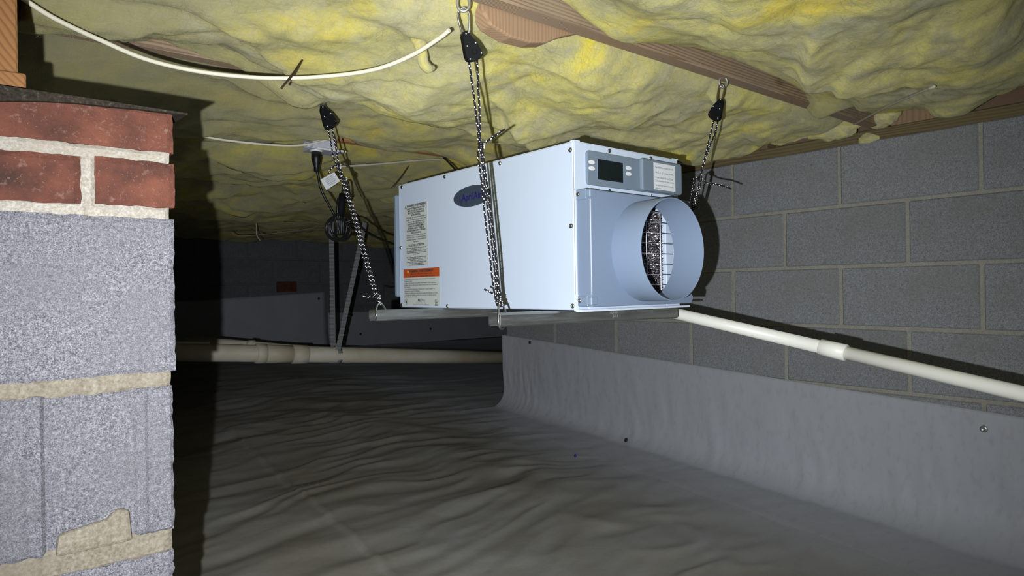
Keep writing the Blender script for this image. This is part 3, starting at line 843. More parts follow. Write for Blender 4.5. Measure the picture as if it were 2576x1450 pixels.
for (px, py, lab) in ((885,793,'dark pin high on lower far liner strip beside slanting strap'), (907,841,'dark pin low on lower far liner strip'), (802,752,'dark pin at right edge of taller far liner strip'), (1083,828,'dark pin on far liner strip under the unit')):
    pin(atY(px, py, YF-.045), (0,-1,0), .011, lab, pm)
# bits on the floor
def drop(px, py):
    Y = 1.5
    for _ in range(30):
        P = at(px, py, (0,Y,float(floor_z(atY(px,py,Y)[0], Y))), (0,-.055,1)); Y = P[1]
    return np.array([P[0], P[1], float(floor_z(P[0], P[1]))])
P = drop(1447, 1151)
o = obj('wire_connector', MB().lathe([(.001,.0),(.0045,0),(.005,.004),(.004,.010),(.0025,.012),(.0003,.012)], 10), M['blue'])
o.location = P; tag(o, 'tiny blue plastic wire connector lying on floor liner', 'connector')

# ------------------------------------------------------------------ the hanging dehumidifier
BW, BL, BH = .3324, .6614, .330
du = thing('dehumidifier', 'white box dehumidifier with grey duct collar hanging on rope hangers', 'dehumidifier', (.918,.9281,HC-.0442))
du.rotation_euler = (-.0049, 0, .0151)
DM = Matrix.Translation(du.location) @ du.rotation_euler.to_matrix().to_4x4()
bpy.context.view_layer.update()
T = .0015
# side cover that faces the lens
obj('side_panel', MB().rbox(-T, T, .0025, BL, .001, BH-.0015, .0012), M['white'], du)
cb = MB()
cb.box(BW-T, BW, .002, BL, 0, BH); cb.box(T, BW-T, BL-T, BL, 0, BH)
cb.box(T, BW-T, .0, BL, 0, T); cb.box(T, BW-T, .0, BL, BH-T, BH)
obj('cabinet', cb, M['white'], du)
# front sheet, open behind the duct collar
fp = MB()
fp.rbox(.0005, BW, 0, T*2, .236, BH, .001); fp.rbox(.0005, .035, 0, T*2, 0, .236, .001)
fp.rbox(.285, BW, 0, T*2, 0, .236, .001); fp.rbox(.035, .285, 0, T*2, 0, .012, .001)
obj('front_panel', fp, M['white'], du)
lip = MB(); lip.box(.0, BW+.018, -.014, .002, -.0035, .0005); lip.box(-.0022,.006,-.001,.004,-.002,.03)
obj('base_flange', lip, M['white_edge'], du)
for xa, xe in ((.0, .016), (BW-.018, BW)): obj('lid_tab', MB().box(xa, xe, -.001, .011, BH-.001, BH+.0017), M['white_edge'], du)
obj('rear_plate', MB().rbox(-.0105, BW+.004, BL, BL+.014, .028, .303, .003), M['grey_panel'], du)

# screws
scm = MB().lathe([(.0001,.0012),(.0018,.0012),(.0022,.0030),(.0032,.0026),(.0047,.0012),(.0051,0)], 14).mesh('screw')
scm.materials.append(M['screw'])
def screw(p, n, parent=du, s=1.):
    o = link('screw', scm, None, parent); o.location = p; o.scale = (s,s,s)
    o.rotation_euler = Vector(n).to_track_quat('Z','Y').to_euler(); return o
for y, z in ((.6444,.3227),(.4413,.3218),(.2265,.3213),(.0085,.3129),(.6545,.1603),(.0097,.1645),(.6545,.0062),(.438,.0048),(.0089,.0082)):
    screw((-T, y, z), (-1,0,0))
for x, z in ((.103,.3228),(.2368,.3228)): screw((x, 0, z), (0,-1,0), s=.9)
for x, z in ((.101,.2418),(.236,.2428)): screw((x, -.0005, z), (0,-1,0), s=.55)

# control panel
def rrect(x0, x1, z0, z1, r, y, n=5):
    out = []
    for cx, cz, a0 in ((x1-r,z1-r,0),(x0+r,z1-r,90),(x0+r,z0+r,180),(x1-r,z0+r,270)):
        for k in range(n+1):
            a = math.radians(a0+90*k/n); out.append((cx+r*math.cos(a), y, cz+r*math.sin(a)))
    return out
cp = MB().extrude(rrect(.031,.3262,.2470,.3150,.007,0), (0,-.0060,0))
cpo = obj('control_panel', cp, M['grey_panel'], du, bevel=.0012)
cov = obj('terminal_cover', MB().extrude(rrect(.187,.3258,.2475,.3165,.006,-.006), (0,-.011,0)), M['grey_panel'], cpo, bevel=.0035, seg=3)
scr = MB().box(.0600,.1372,-.0064,-.0056,.2592,.3002)
so = obj('display_screen', scr, M['lcd'], cpo)
fr = MB(); fr.box(.0590,.0600,-.0070,-.0058,.2582,.3012); fr.box(.1372,.1386,-.0072,-.0058,.2582,.3012); fr.box(.0590,.1386,-.0070,-.0058,.2582,.2592); fr.box(.0590,.1386,-.0070,-.0058,.3002,.3010)
obj('display_bezel', fr, M['grey_plastic'], cpo)
for k, (x, z) in enumerate(((.0425,.2915),(.0425,.2795),(.1543,.2918),(.1543,.2798))):
    pts = [(x+.0088*math.cos(a), -.0058, z+.0044*math.sin(a)) for a in np.linspace(0, 2*PI, 20, endpoint=False)]
    b = obj('button', MB().extrude(pts, (0,-.0016,0)), M['button'], cpo, bevel=.0005)
    mk_ = MB()
    if k >= 2:
        sg = 1 if k == 2 else -1
        tri = [(x-.003,z-.0016*sg),(x+.003,z-.0016*sg),(x,z+.0020*sg)]
        mk_.tube([(a,-.0075,c) for a, c in tri], .00028, 4, closed=True)
        obj('button_symbol', mk_, M['button_mark'], b)

# ---- lettering
_R = {'L': Matrix(((0,0,-1),(-1,0,0),(0,1,0))), 'F': Matrix(((1,0,0),(0,0,-1),(0,1,0)))}
def text(name, body, face, pos, size, mat, parent, width=None, align='CENTER', bold=0., aspect=1.):
    c = bpy.data.curves.new(name, 'FONT'); c.body = body; c.size = size; c.align_x = align; c.align_y = 'CENTER'
    c.resolution_u = 2; c.offset = bold; c.extrude = .00005
    tmp = bpy.data.objects.new(name, c); COL.objects.link(tmp)
    bpy.context.view_layer.update()
    dg = bpy.context.evaluated_depsgraph_get()
    me = bpy.data.meshes.new_from_object(tmp.evaluated_get(dg)); me.name = name
    bpy.data.objects.remove(tmp); bpy.data.curves.remove(c)
    me.materials.clear()
    xs = [v.co.x for v in me.vertices]
    w_ = (max(xs)-min(xs)) if xs else 0
    o = link(name, me, mat, parent)
    R = _R[face] if isinstance(face, str) else face
    sx = aspect*width/(w_*aspect) if (width and w_ > 1e-5) else aspect
    o.matrix_local = Matrix.Translation(pos) @ R.to_4x4() @ Matrix.Diagonal((sx,1,1,1))
    return o
def plate(name, face, a0, a1, z0, z1, off, th, mat, parent):
    """flat label on a face: L = side cover (a is y), F = front (a is x)"""
    mb = MB()
    if face == 'L': mb.box(-T-off-th, -T-off, min(a0,a1), max(a0,a1), z0, z1)
    else: mb.box(a0, a1, -off-th, -off, z0, z1)
    return obj(name, mb, mat, parent)
# front instruction label
il = plate('instruction_label', 'F', .2240, .2995, .2525, .3098, .0168, .0005, M['label_white'], cpo)
yl = -.01745
def itext(s, z, x=.2292, w=None): text('label_text', s, 'F', (x, yl, z), .0050, M['ink_grey'], il, w, 'LEFT', 0, .80)
itext('Press ON/OFF to turn control ON or OFF.', .3005, w=.064)
itext('Use', .2895); itext('or', .2895, .2445); itext('to change %RH setting.', .2895, .2590, w=.0345)
itext('To reset CLEAN FILTER, hold', .2785, w=.046); itext('and', .2785, .2852, w=.006)
itext('simultaneously for three seconds.', .2715, .2345, w=.060)
itext('See back of this cover for error code', .2620, w=.063); itext('explanation.', .2555, w=.020)
for (x, z, sg) in ((.2400,.2895,1),(.2540,.2895,-1),(.2805,.2785,1),(.2313,.2715,-1)):
    obj('label_symbol', MB().tube([(x-.0026,yl,z-.0022*sg),(x+.0026,yl,z-.0022*sg),(x,yl,z+.0024*sg)], .0003, 4, closed=True), M['ink_grey'], il)
# side warning label
xl = -T-.0009
w1 = plate('warning_label', 'L', .5205, .6300, .108, .2715, .0002, .0004, M['label'], du)
def ltext(s, z, size, w=None, bold=0., y=.5752, mat='ink', par=None, al='CENTER'):
    text('label_text', s, 'L', (xl, y, z), size, M[mat], par or w1, w, al, bold)
ltext('WARNING | AVERTISSEMENT', .2665, .0090, .096, .0003, .571)
LN = [('RISK OF ELECTRIC SHOCK. CAN CAUSE',.086,1),('INJURY OR DEATH. DISCONNECT ALL',.080,1),('REMOTE ELECTRIC POWER SUPPLIES',.080,1),('BEFORE SERVICING.',.046,1),
 ('This product may contain chemicals known to',.094,0),('the state of California to cause cancer, birth',.097,0),('defects or other reproductive harm.',.078,0),('RISQUE DE CHOCS ÉLECTRIQUES. PEUT',.084,1),
 ('CAUSER DES BLESSURES ET MÊME',.074,1),('ENTRAÎNER LA MORT. COUPER LES',.076,1),('SOURCES D’ALIMENTATION À DISTANCE',.090,1),('AVANT LE DÉPANNAGE.',.052,1),
 ('Ce produit peut contenir des produits chimiques connus',.094,0),('dans l’État de Californie qui causent le cancer, des',.092,0),('malformations congénitales ou d’autres problèmes de',.092,0),('reproduction.',.026,0)]
z = .2592
for s, w_, b in LN:
    ltext(s, z, .0058, w_, .0002 if b else .00005); z -= .00580
ltext('CAUTION | ATTENTION', .1625, .0082, .070, .00025, .572)
LN2 = [('Moving parts may pinch. Do not operate unit with',.096),('access panels removed.',.050),('Pièces mobiles pouvant pincer. Ne pas faire fonctionner',.094),('l’appareil lorsque les panneaux d’accès sont ouverts',.094),('ont été enlevés.',.032),('',0),
 ('Note: A damaged power cord cannot be repaired',.096),('and must be replaced with a new power cord',.090),('supplied by the manufacturer.',.060),('Remarque: Un câble d’alimentation endommagé ne peut',.094),('être réparé. Il doit être remplacé par un',.066),('nouveau câble fourni par le manufacturier.',.078)]
z = .1558
for s, w_ in LN2:
    if s: ltext(s, z, .0050, w_, .00008)
    z -= .00405
def tri_mark(y, z, s, par, mat='ink'):
    b = MB(); b.tube([(xl, y+s, z-s*.8),(xl, y-s, z-s*.8),(xl, y, z+s)], s*.16, 4, closed=True); b.box(xl-.0001, xl+.0001, y-s*.1, y+s*.1, z-s*.35, z+s*.35)
    obj('warning_triangle', b, M[mat], par)
tri_mark(.6245, .2655, .0038, w1); tri_mark(.6105, .1622, .0034, w1)
# refrigerant label with its orange head
w2 = plate('refrigerant_label', 'L', .4700, .6405, .0045, .1010, .0002, .0004, M['label'], du)
oh = obj('orange_band', MB().box(-T-.0010, -T-.0006, .4700, .6405, .0785, .1010), M['orange'], w2, 'orange header band')
xo = -T-.0014
def otext(s, z, size, w=None, bold=0., y=.5552, al='CENTER', mat='ink', x=None):
    text('label_text', s, 'L', (x or xl, y, z), size, M[mat], w2, w, al, bold)
otext('WARNING | AVERTISSEMENT', .0945, .0092, .118, .0003, .5545, x=xo)
otext('Risk of fire. Flammable refrigerant used.', .0877, .0058, .098, 0, .551, x=xo)
otext('Risque d’incendie dû aux réfrigérants inflammables utilisés.', .0818, .0052, .124, 0, .552, x=xo)
b = MB(); b.tube([(xo,.6215,.0922),(xo,.6145,.0922),(xo,.6180,.0985)], .0007, 4, closed=True); obj('warning_triangle', b, M['yellow_mark'], w2)
z = .0742
for s, w_ in (('- To be repaired only by trained service personnel. Do not puncture',.148),('refrigerant tubing.',.040),('- Dispose of properly in accordance with federal or local regulations.',.154),('Auxiliary devices which may be ignition sources shall not be installed in',.160),('the ductwork.',.030),
    ('- Les réparations doivent être exécutées par un agent qualifié. Ne',.146),('perforez pas les tubes de réfrigérant.',.076),('- Éliminer le réfrigérant en respectant les règlements fédéraux ou locaux.',.160),('- Tout dispositif auxiliaire pouvant être une source de flamme ne doit',.152),('être installé dans les conduits.',.064)):
    otext(s, z, .0050, w_, .00005, .6375, 'LEFT', 'ink_grey'); z -= .0052
otext('A2L', .0185, .0085, .014, .0004, .5645); otext('(R32)', .0185, .0075, .018, .0, .5465, mat='ink_grey')
otext('Refrigerant Safety Group', .0120, .0048, .050, 0, .556, mat='ink_grey'); otext('Groupe de sécurité des réfrigérants', .0076, .0048, .074, 0, .556, mat='ink_grey')
b = MB(); b.tube([(xl,.6285,.0235),(xl,.6205,.0155),(xl,.6285,.0075),(xl,.6365,.0155)], .0004, 4, closed=True)
b.extrude([(xl,.6285,.0198),(xl,.6262,.0150),(xl,.6262,.0118),(xl,.6305,.0118),(xl,.6312,.0150)], (-.0001,0,0)); obj('flame_symbol', b, M['ink'], w2)
b = MB()
for (yy, zz_) in ((.4850,.0175),(.4840,.0085)):
    b.tube([(xl,yy+.006,zz_+.004),(xl,yy-.006,zz_+.0045),(xl,yy-.006,zz_-.003),(xl,yy+.006,zz_-.0035)], .0005, 4, closed=True)
b.tube([(xl,.485,.0215),(xl,.485,.0142)], .0004, 4); b.tube([(xl,.488,.0095),(xl,.480,.0090)], .0006, 4)
obj('manual_symbol', b, M['ink'], w2)
# brand badge
pts = [(-T-.0002, .3315+.0725*math.cos(a), .2612+.0245*math.sin(a)) for a in np.linspace(0, 2*PI, 48, endpoint=False)]
bd = obj('badge', MB().extrude(pts, (-.0012,0,0)), M['badge'], du, bevel=.0004)
xb = -T-.0016
t_ = text('badge_lettering', 'AprilAire', 'L', (xb, .3255, .2600), .0235, M['badge_text'], bd, .089, 'CENTER', .0004)
b = MB()
for k, zq in enumerate((.2580,.2545,.2512)):
    b.tube([(xb, .3775+.002*(k == 1)-.0035*s, zq+.0009*math.sin(s*2.4)-.0007*s*0) for s in np.linspace(0, 3, 9)], .00055, 4)
b.ball((xb,.3735,.2478), .0005, .0016, .0016); obj('badge_wave', b, M['badge_text'], bd)

# ---- grey outlet plenum with round duct collar
CX, CZ, CR, PYF, CYF = .1645, .1165, .1032, -.038, -.110
pl = MB()
x0, x1, z0, z1 = .003, .326, .006, .2315
xb0, xb1 = .0045, .3330
n = 64
ang = np.linspace(0, 2*PI, n, endpoint=False)
def sq(a):
    c, s_ = math.cos(a), math.sin(a)
    tx = ((x1-CX)/c if c > 0 else (x0-CX)/c) if abs(c) > 1e-9 else 1e9
    tz = ((z1-CZ)/s_ if s_ > 0 else (z0-CZ)/s_) if abs(s_) > 1e-9 else 1e9
    t = min(tx, tz); return (CX+t*c, CZ+t*s_)
cor = [math.atan2(z-CZ, x-CX) % (2*PI) for x in (x0,x1) for z in (z0,z1)]
ang = np.array(sorted(set(list(ang)+cor)))
n = len(ang)
inner = [(CX+CR*math.cos(a), PYF, CZ+CR*math.sin(a)) for a in ang]
outer = [(sq(a)[0], PYF, sq(a)[1]) for a in ang]
back = [(min(max(xb0+(p[0]-x0)*(xb1-xb0)/(x1-x0), xb0), xb1), .0, p[2]) for p in outer]
fs = []
for i in range(n):
    j = (i+1) % n
    fs += [(i, i+n, j+n, j)]
    fs += [(i+n, i+2*n, j+2*n, j+n)]
pl.add(inner+outer+back, [f[::-1] for f in fs])
plo = obj('outlet_plenum', pl, M['grey_plastic'], du, bevel=.0025)
cl_ = MB().lathe([(CR,PYF+.001),(CR,PYF-.003),(CR-.0005,CYF+.001),(CR-.001,CYF),(CR-.0028,CYF),(CR-.0032,CYF+.001),(CR-.0036,PYF+.002)], 96, 'y', (CX,0,CZ))
obj('duct_collar', cl_, M['grey_plastic'], plo)
def clip(z, h):
    b = MB().rbox(.000, .0185, PYF-.0022, -.004, z-h/2, z+h/2, .002)
    b.rbox(-.0002, .010, -.030, -.003, z-h/2-.002, z+h/2+.002, .0015)
    o = obj('plenum_clip', b, M['grey_plastic'], plo); return o
for z in (.2235, .0175):
    o = clip(z, .0165); s_ = screw((-.0003, -.009, z+.001), (-1,0,0), o, .9)
obj('plenum_clip', MB().rbox(.318, .3385, -.032, -.001, .012, .024, .002), M['grey_plastic'], plo)
# white strip that paints a highlight down the plenum's bent edge
obj('edge_highlight', MB().box(x0-.0004, x0+.0006, PYF-.0007, PYF+.0003, .030, .212), M['button'], plo)
# wire guard
gw = MB()
for k in range(9): gw.tube([(.04,-.012,.0250+.0224*k),(.310,-.012,.0250+.0224*k)], .0009, 6)
for x in (.0584,.1056,.1528,.2000,.2474,.2948): gw.tube([(x,-.0138,.014),(x,-.0138,.219)], .0011, 6)
obj('wire_guard', gw, M['wire_white'], plo)
# coil and inner sheet metal
nu, nv = 120, 130
U, Vv = np.meshgrid(np.linspace(.036,.286,nu), np.linspace(.030,.206,nv), indexing='ij')
Yc = .012+.0030*np.sin(U*2*PI/.0072+1.2*np.sin(Vv*2*PI/.0106))*np.cos(Vv*2*PI/.0053)+.0012*rng.normal(size=U.shape)
me = grid_mesh('evaporator_coil', np.stack([U, Yc, Vv], -1).reshape(-1,3), nu, nv, False, False)
me.materials.append(M['coil'])
co_ = link('evaporator_coil', me, None, du)
inn = MB(); inn.box(.2875, .2895, .0035, .030, .014, .222); obj('inner_panel', inn, M['white'], du)
inn = MB(); inn.box(.034,.286,.034,.038,.012,.236)
obj('coil_tray', inn, M['black'], du)

# ------------------------------------------------------------------ two strut channels under the unit
def strut(A, B, label):
    A = np.array(A, float); B = np.array(B, float)
    o = thing('strut_channel', label, 'strut', A, 'strut channels under the unit')
    d = B-A; L = float(np.linalg.norm(d))
    o.rotation_euler = (0, -math.asin(d[2]/L), math.atan2(d[1], d[0]))
    w, h, t = .0205, .0255, .0026
    # rounded C section, open side down, lips turned in
    prof = [(-w+.007,-h),(-w+.007,-h+.005),(-w+t,-h+.0045),(-w+t,-t-.002),(-w+t+.002,-t),(w-t-.002,-t),(w-t,-t-.002),(w-t,-h+.0045),(w-.007,-h+.005),(w-.007,-h),
            (w-.003,-h),(w,-h+.003),(w,-.004),(w-.004,0),(-w+.004,0),(-w,-.004),(-w,-h+.003),(-w+.003,-h)]
    b = MB().extrude([(0,y,z) for y, z in prof], (L,0,0))
    ch = obj('channel', b, M['strut'], o)
    return o, L
s1, L1_ = strut((.772,1.000,HC-.0462), (1.272,.975,HC-.0480), 'galvanised strut channel under the duct collar end of unit')
s2, L2_ = strut((.728,1.405,HC-.0462), (1.31,1.392,HC-.0480), 'galvanised strut channel under the far end of unit')
stamp = plain('bright_stamp', (.55,.56,.56), .3, .7)
RS = Matrix(((1,0,0),(0,0,-1),(0,1,0)))
for o, xs in ((s1, .295), (s2, .355)):
    text('stamped_mark', 'ADMAX', RS, (xs, -.0207, -.0075), .0072, stamp, o, .025, 'CENTER', .0002)
    text('stamped_mark', '5-11', RS, (xs+.004, -.0207, -.0150), .0080, stamp, o, .015, 'CENTER', .0003)

# ------------------------------------------------------------------ rope ratchet hangers
catmull = catmull_
PUL = [(190,385),(225,385),(240,395),(335,525),(352,560),(398,680),(394,700),(380,718),(340,742),(270,766),(210,765),(178,752),(163,738),(150,680),(155,440),(172,400)]
RIV = [(213,413),(323,545),(197,565),(376,680),(201,725)]
def hanger(label, P0, P1, strands, knots, tails, hook, low, pul, mirror, rr=.0019, dens=.0140, pulw=1., rr_hook=.0021):
    P0 = np.asarray(P0, float); P1 = np.asarray(P1, float)
    h = thing('rope_hanger', label, 'rope hanger', P0, 'rope ratchet hangers')
    nrm = np.cross(P1-P0, _r); nrm /= np.linalg.norm(nrm)
    if nrm @ _f < 0: nrm = -nrm                                   # points away from the lens
    pt = lambda p, off=0.: at(p[0], p[1], P0, nrm)+nrm*off-P0
    # rope strands
    rope = MB(); fl_ = MB(); off = 0
    for si, st in enumerate(strands+tails):
        C = catmull([pt(p, [0,.0025,-.0025,.001][si % 4]) for p in st], 8)
        rope.tube(C, rr, 8)
        seg = np.linalg.norm(np.diff(C, axis=0), axis=1); cum = np.concatenate([[0], np.cumsum(seg)])
        s = dens*(.2+.5*random.random()); k = 0
        while s < cum[-1]-.003:
            c = np.array([np.interp(s, cum, C[:, a]) for a in range(3)])
            tg = np.array([np.interp(s+.001, cum, C[:, a])-np.interp(s-.001, cum, C[:, a]) for a in range(3)]); tg /= np.linalg.norm(tg)
            sd = np.cross(tg, nrm); sd /= np.linalg.norm(sd)
            for q, (a, ds) in enumerate(((-.55, 0), (.75, dens*.30))):
                aa = a+random.uniform(-.25,.25)
                cc = c+tg*ds+(sd*math.sin(aa)-nrm*math.cos(aa))*rr*.92
                lz = tg*.9+sd*.5; lz /= np.linalg.norm(lz)
                e2 = np.cross(lz, nrm); e2 /= np.linalg.norm(e2)
                fl_.ball(cc, .00105, .0006, .0016, 6, 4, np.stack([e2, np.cross(lz, e2), lz], 1))
            # braid flecks on the other faces of the rope
            for a in (2.6, 4.0):
                cc = c+tg*dens*.5+(sd*math.sin(a)-nrm*math.cos(a))*rr*.92
                fl_.ball(cc, .0008, .0008, .0012, 5, 3)
            s += dens; k += 1
    for kn in knots:
        C = pt(kn)
        for q in range(3):
            ph = q*2.1
            rope.tube([C+np.array([.0042*math.cos(a), .0042*math.sin(a), 0])+np.array([0,0,.0035*(q-1)+.0018*math.sin(a+ph)]) for a in np.linspace(0, 2*PI, 14, endpoint=False)], rr*1.05, 7, closed=True)
            for a in (-2.2, -1.2, -.4):
                fl_.ball(C+np.array([.0062*math.cos(a), .0062*math.sin(a), .0035*(q-1)]), .0009, .0009, .0013, 6, 4)
    ro = obj('rope', rope, M['rope'], h)
    obj('tracer_flecks', fl_, M['fleck'], ro, 'white tracer flecks', 'stuff')
    # upper and lower snap hooks
    for nm, hk in (('upper_hook', hook), ('lower_hook', low)):
        if hk:
            C = catmull([pt(p, d_) for p, d_ in hk], 5)
            obj(nm, MB().tube(C, rr_hook, 10), M['zinc'], h)
    # ratchet housing
    if pul:
        (tx, ty), (bx, by) = pul
        ax = np.array([bx-tx, by-ty], float); Hh = np.linalg.norm(ax); ax /= Hh; sx = np.array([ax[1], -ax[0]])*(1 if not mirror else -1)
        k = Hh/383.
        to = lambda u, v: np.array([tx, ty])+sx*(u-212)*k*pulw+ax*(v-385)*k
        rot = nrm*.82-_r*.42*(1 if not mirror else -1)
        poly = [pt(to(u, v), -.007) for u, v in PUL]
        ho = obj('pulley_housing', MB().extrude(poly, rot*.013), M['black'], h, bevel=.0012)
        for u, v in RIV:
            b = MB().ball(pt(to(u, v), -.0072), .0014, .0014, .0014, 8, 6)
            obj('rivet', b, M['rivet'], ho)
        c = pt(to(283,648), -.0076)
        ring = [c+(_r*math.cos(a)+np.array([0,0,1])*math.sin(a))*30*k/FPX*np.linalg.norm(P0-CAM) for a in np.linspace(0, 2*PI, 18, endpoint=False)]
        obj('pulley_hub', MB().tube(ring, .0006, 5, closed=True), M['black'], ho)
    return h
A0 = .0
# nearest hanger, on the left of the front strut
hanger('nearest rope hanger crossing the white side cover', (.662,.935,JZ-.012), (.785,1.0,HC-.06),
  [[(1180,156),(1186,200),(1193,250),(1199,300),(1204,345),(1207,378)], [(1200,150),(1202,200),(1205,260),(1207,320),(1209,378)],
   [(1205,372),(1203,395),(1208,430),(1214,480),(1222,560),(1232,640),(1241,720),(1250,768)],
   [(1210,380),(1215,430),(1222,490),(1232,570),(1241,650),(1248,720),(1254,770)],
   [(1213,378),(1219,420),(1227,480),(1238,570),(1247,650),(1253,720),(1258,770)]],
  [(1210,368),(1252,752),(1256,764)], [[(1212,366),(1222,358),(1240,345),(1270,325)], [(1250,748),(1240,738),(1218,727)]],
  [((1164,88),-.002),((1159,72),0),((1153,48),0),((1152,35),0),((1157,24),0),((1166,20),0),((1175,24),0),((1181,38),0),((1181,60),0),((1179,88),0)],
  [((1257,764),-.004),((1254,774),-.012),((1254,798),-.022),((1256,812),-.022),((1262,822),-.016),((1269,819),0),((1272,806),.020),((1270,786),.020),((1264,770),.006),((1260,764),.0)],
  ((1172,80),(1187,158)), False, .0019, .0140, .84)
# far left hanger
hanger('left rope hanger beside the plugged-in cord', (.684,1.566,JZ-.035), (.742,1.405,HC-.06),
  [[(825,324),(831,352),(838,390),(847,420)], [(835,322),(840,350),(847,385),(852,420)],
   [(848,416),(857,445),(868,480),(880,520),(893,565),(905,610),(918,660),(930,700),(944,742),(956,764)],
   [(852,416),(861,445),(873,480),(886,520),(898,565),(911,610),(924,660),(936,700),(949,740),(957,764)],
   [(853,418),(865,450),(876,485),(890,525),(903,570),(915,615),(928,664),(940,706),(951,742),(959,765)]],
  [(851,418),(866,452),(950,748)], [[(850,416),(840,417),(831,425),(826,436)], [(947,745),(930,748),(910,745)]],
  [((809,286),-.001),((807,272),0),((808,262),0),((812,254),0),((816,258),0),((817,272),0)],
  [((957,763),-.002),((952,769),-.010),((950,785),-.021),((952,799),-.022),((959,806),-.012),((967,804),.004),((971,794),.020),((967,779),.020),((962,768),.006),((959,763),0)],
  ((813,268),(829,327)), False, .0019, .0112, .86)
# right hanger
hanger('right rope hanger in front of the block wall', (1.404,.935,JZ-.012), (1.25,.98,HC-.06),
  [[(1795,305),(1789,330),(1782,360),(1775,390),(1766,425),(1759,450)], [(1807,305),(1799,335),(1788,362),(1780,385),(1770,415),(1762,450)],
   [(1759,448),(1748,452),(1742,475),(1737,500),(1731,525),(1716,580),(1695,680),(1676,772)], [(1761,452),(1757,470),(1750,495),(1743,520),(1728,570),(1704,670),(1680,772)],
   [(1763,452),(1759,475),(1753,500),(1746,525),(1730,575),(1707,672),(1682,773)]],
  [(1761,450)], [[(1764,450),(1775,458),(1790,462),(1815,466),(1841,475)]],
  [((1804,258),-.001),((1804,245),0),((1807,226),0),((1811,215),0),((1818,214),0),((1822,222),0),((1819,238),0),((1813,256),0)],
  [((1678,770),-.004),((1675,785),-.022),((1677,797),-.020),((1684,800),-.004),((1690,796),.018),((1688,780),.022),((1682,770),.004)],
  ((1811,250),(1801,306)), True, .0019, .0140, .92)
# hanger behind the unit, only its hook shows
hanger('rope hanger behind the unit, only its steel hook showing', (1.384,1.53,JZ-.012), (1.29,1.392,HC-.06),
  [[(1388,395), proj((1.345,1.47,HC+.25)), proj((1.312,1.425,HC+.08)), proj((1.294,1.398,HC-.03))], [(1394,395), proj((1.350,1.47,HC+.25)), proj((1.316,1.425,HC+.08)), proj((1.296,1.398,HC-.03))]], [proj((1.295,1.40,HC-.026))], [],
  [((1389,366),0),((1390,345),0),((1393,334),0),((1398,334),0),((1400,348),0),((1397,366),0)],
  None,
  ((1393,364),(1390,398)), False)
# screw eyes in the joists
def eye(px, py, y, label, R=.0115, r=.0028, up=.035):
    c = atY(px, py, y); c = np.array(c)
    o = thing('screw_eye', label, 'screw eye', c, 'screw eyes')
    ang_ = np.linspace(PI/2+.25, PI/2+2*PI-.15, 22)
    ring = [(_r*math.cos(a)*.86+np.array([0,0,1.])*math.sin(a)*1.12)*R for a in ang_]
    top = JZ+.004-c[2]
    ring = ring+[np.array([0,0,R*1.3]), np.array([0,0,max(top, R*1.35)])]
    obj('eye_loop', MB().tube(ring, r, 9), M['eye'], o)
    return o
eye(1166, 8, .935, 'nearest galvanised screw eye at upper edge above the ratchet', .0125)
eye(1819, 207, .930, 'galvanised screw eye in the joist above the right hanger')
eye(814, 246, 1.56, 'screw eye buried in wool above the left hanger', .010)
eye(1395, 328, 1.535, 'screw eye seen over the top of the white unit', .010)

# ------------------------------------------------------------------ white condensate pipe
R0 = .0134
PA = atX(1700, 789, 1.325); PB = atX(2576, 992, 1.352)
d = (PB-PA)/np.linalg.norm(PB-PA); P_end = PB+d*.45; P_start = PA-d*.34
dp = thing('drain_pipe', 'white PVC condensate pipe sloping from unit to lower right', 'pipe', PA)
PC = atX(2096, 886, float(PA[0]+(PB[0]-PA[0])*.58))
tt = float((PC-PA) @ d); C0 = PA+d*tt
ce = .026
obj('pipe', MB().tube(local(dp, [P_start, C0-d*.01]), R0, 24), M['pvc'], dp)
obj('pipe', MB().tube(local(dp, [C0+d*.01, P_end]), R0, 24), M['pvc'], dp)
q = local(dp, [C0-d*ce, C0-d*(ce-.001), C0+d*(ce-.001), C0+d*ce])
obj('coupling', MB().tube(q, [R0+.0015, R0+.0031, R0+.0031, R0+.0015], 28), M['pvc'], dp)
# elbow up into the unit behind
e0 = P_start; obj('elbow', MB().tube(local(dp, list(catmull([e0+d*.03, e0, e0-d*.016+np.array([-.006,0,.004]), e0-d*.02+np.array([-.03,0,.008])], 5))), R0+.003, 20), M['pvc'], dp)

# ------------------------------------------------------------------ waste pipe with wye at the back
YP = 3.48
ZA = atY(440, 887, YP); ZB = atY(1274, 900, YP)
d = (ZB-ZA)/np.linalg.norm(ZB-ZA)
A_ = ZA-d*.5; B_ = ZB+d*.6
wp = thing('waste_pipe', 'old beige waste pipe with branch fitting hung across the back', 'pipe', ZA)
RP = .0435
obj('pipe', MB().tube(local(wp, [A_, B_]), RP, 28), M['oldpipe'], wp)
def onp(px): 
    P = atY(px, 895, YP); return ZA+d*float((P-ZA) @ d)
for a, b in ((642, 668), (733, 772)):
    a_, b_ = onp(a), onp(b)
    obj('fitting_hub', MB().tube(local(wp, [a_, a_+d*.002, b_-d*.002, b_]), [RP+.002, RP+.007, RP+.007, RP+.002], 28), M['oldpipe'], wp)
obj('fitting_body', MB().tube(local(wp, [onp(660), onp(740)]), RP+.003, 28), M['oldpipe'], wp)
br0 = onp(735)+np.array([0,.02,.012]); br1 = atY(470, 862, YP+.32)
obj('branch_pipe', MB().tube(local(wp, [br0, br1]), RP*.86, 24), M['oldpipe'], wp)
bb = br0+(br1-br0)*.36; bd_ = (br1-br0)/np.linalg.norm(br1-br0)
obj('branch_hub', MB().tube(local(wp, [bb, bb+bd_*.03]), RP*.86+.006, 24), M['oldpipe'], wp)
lp_ = atY(485, 862.5, YP-.02)
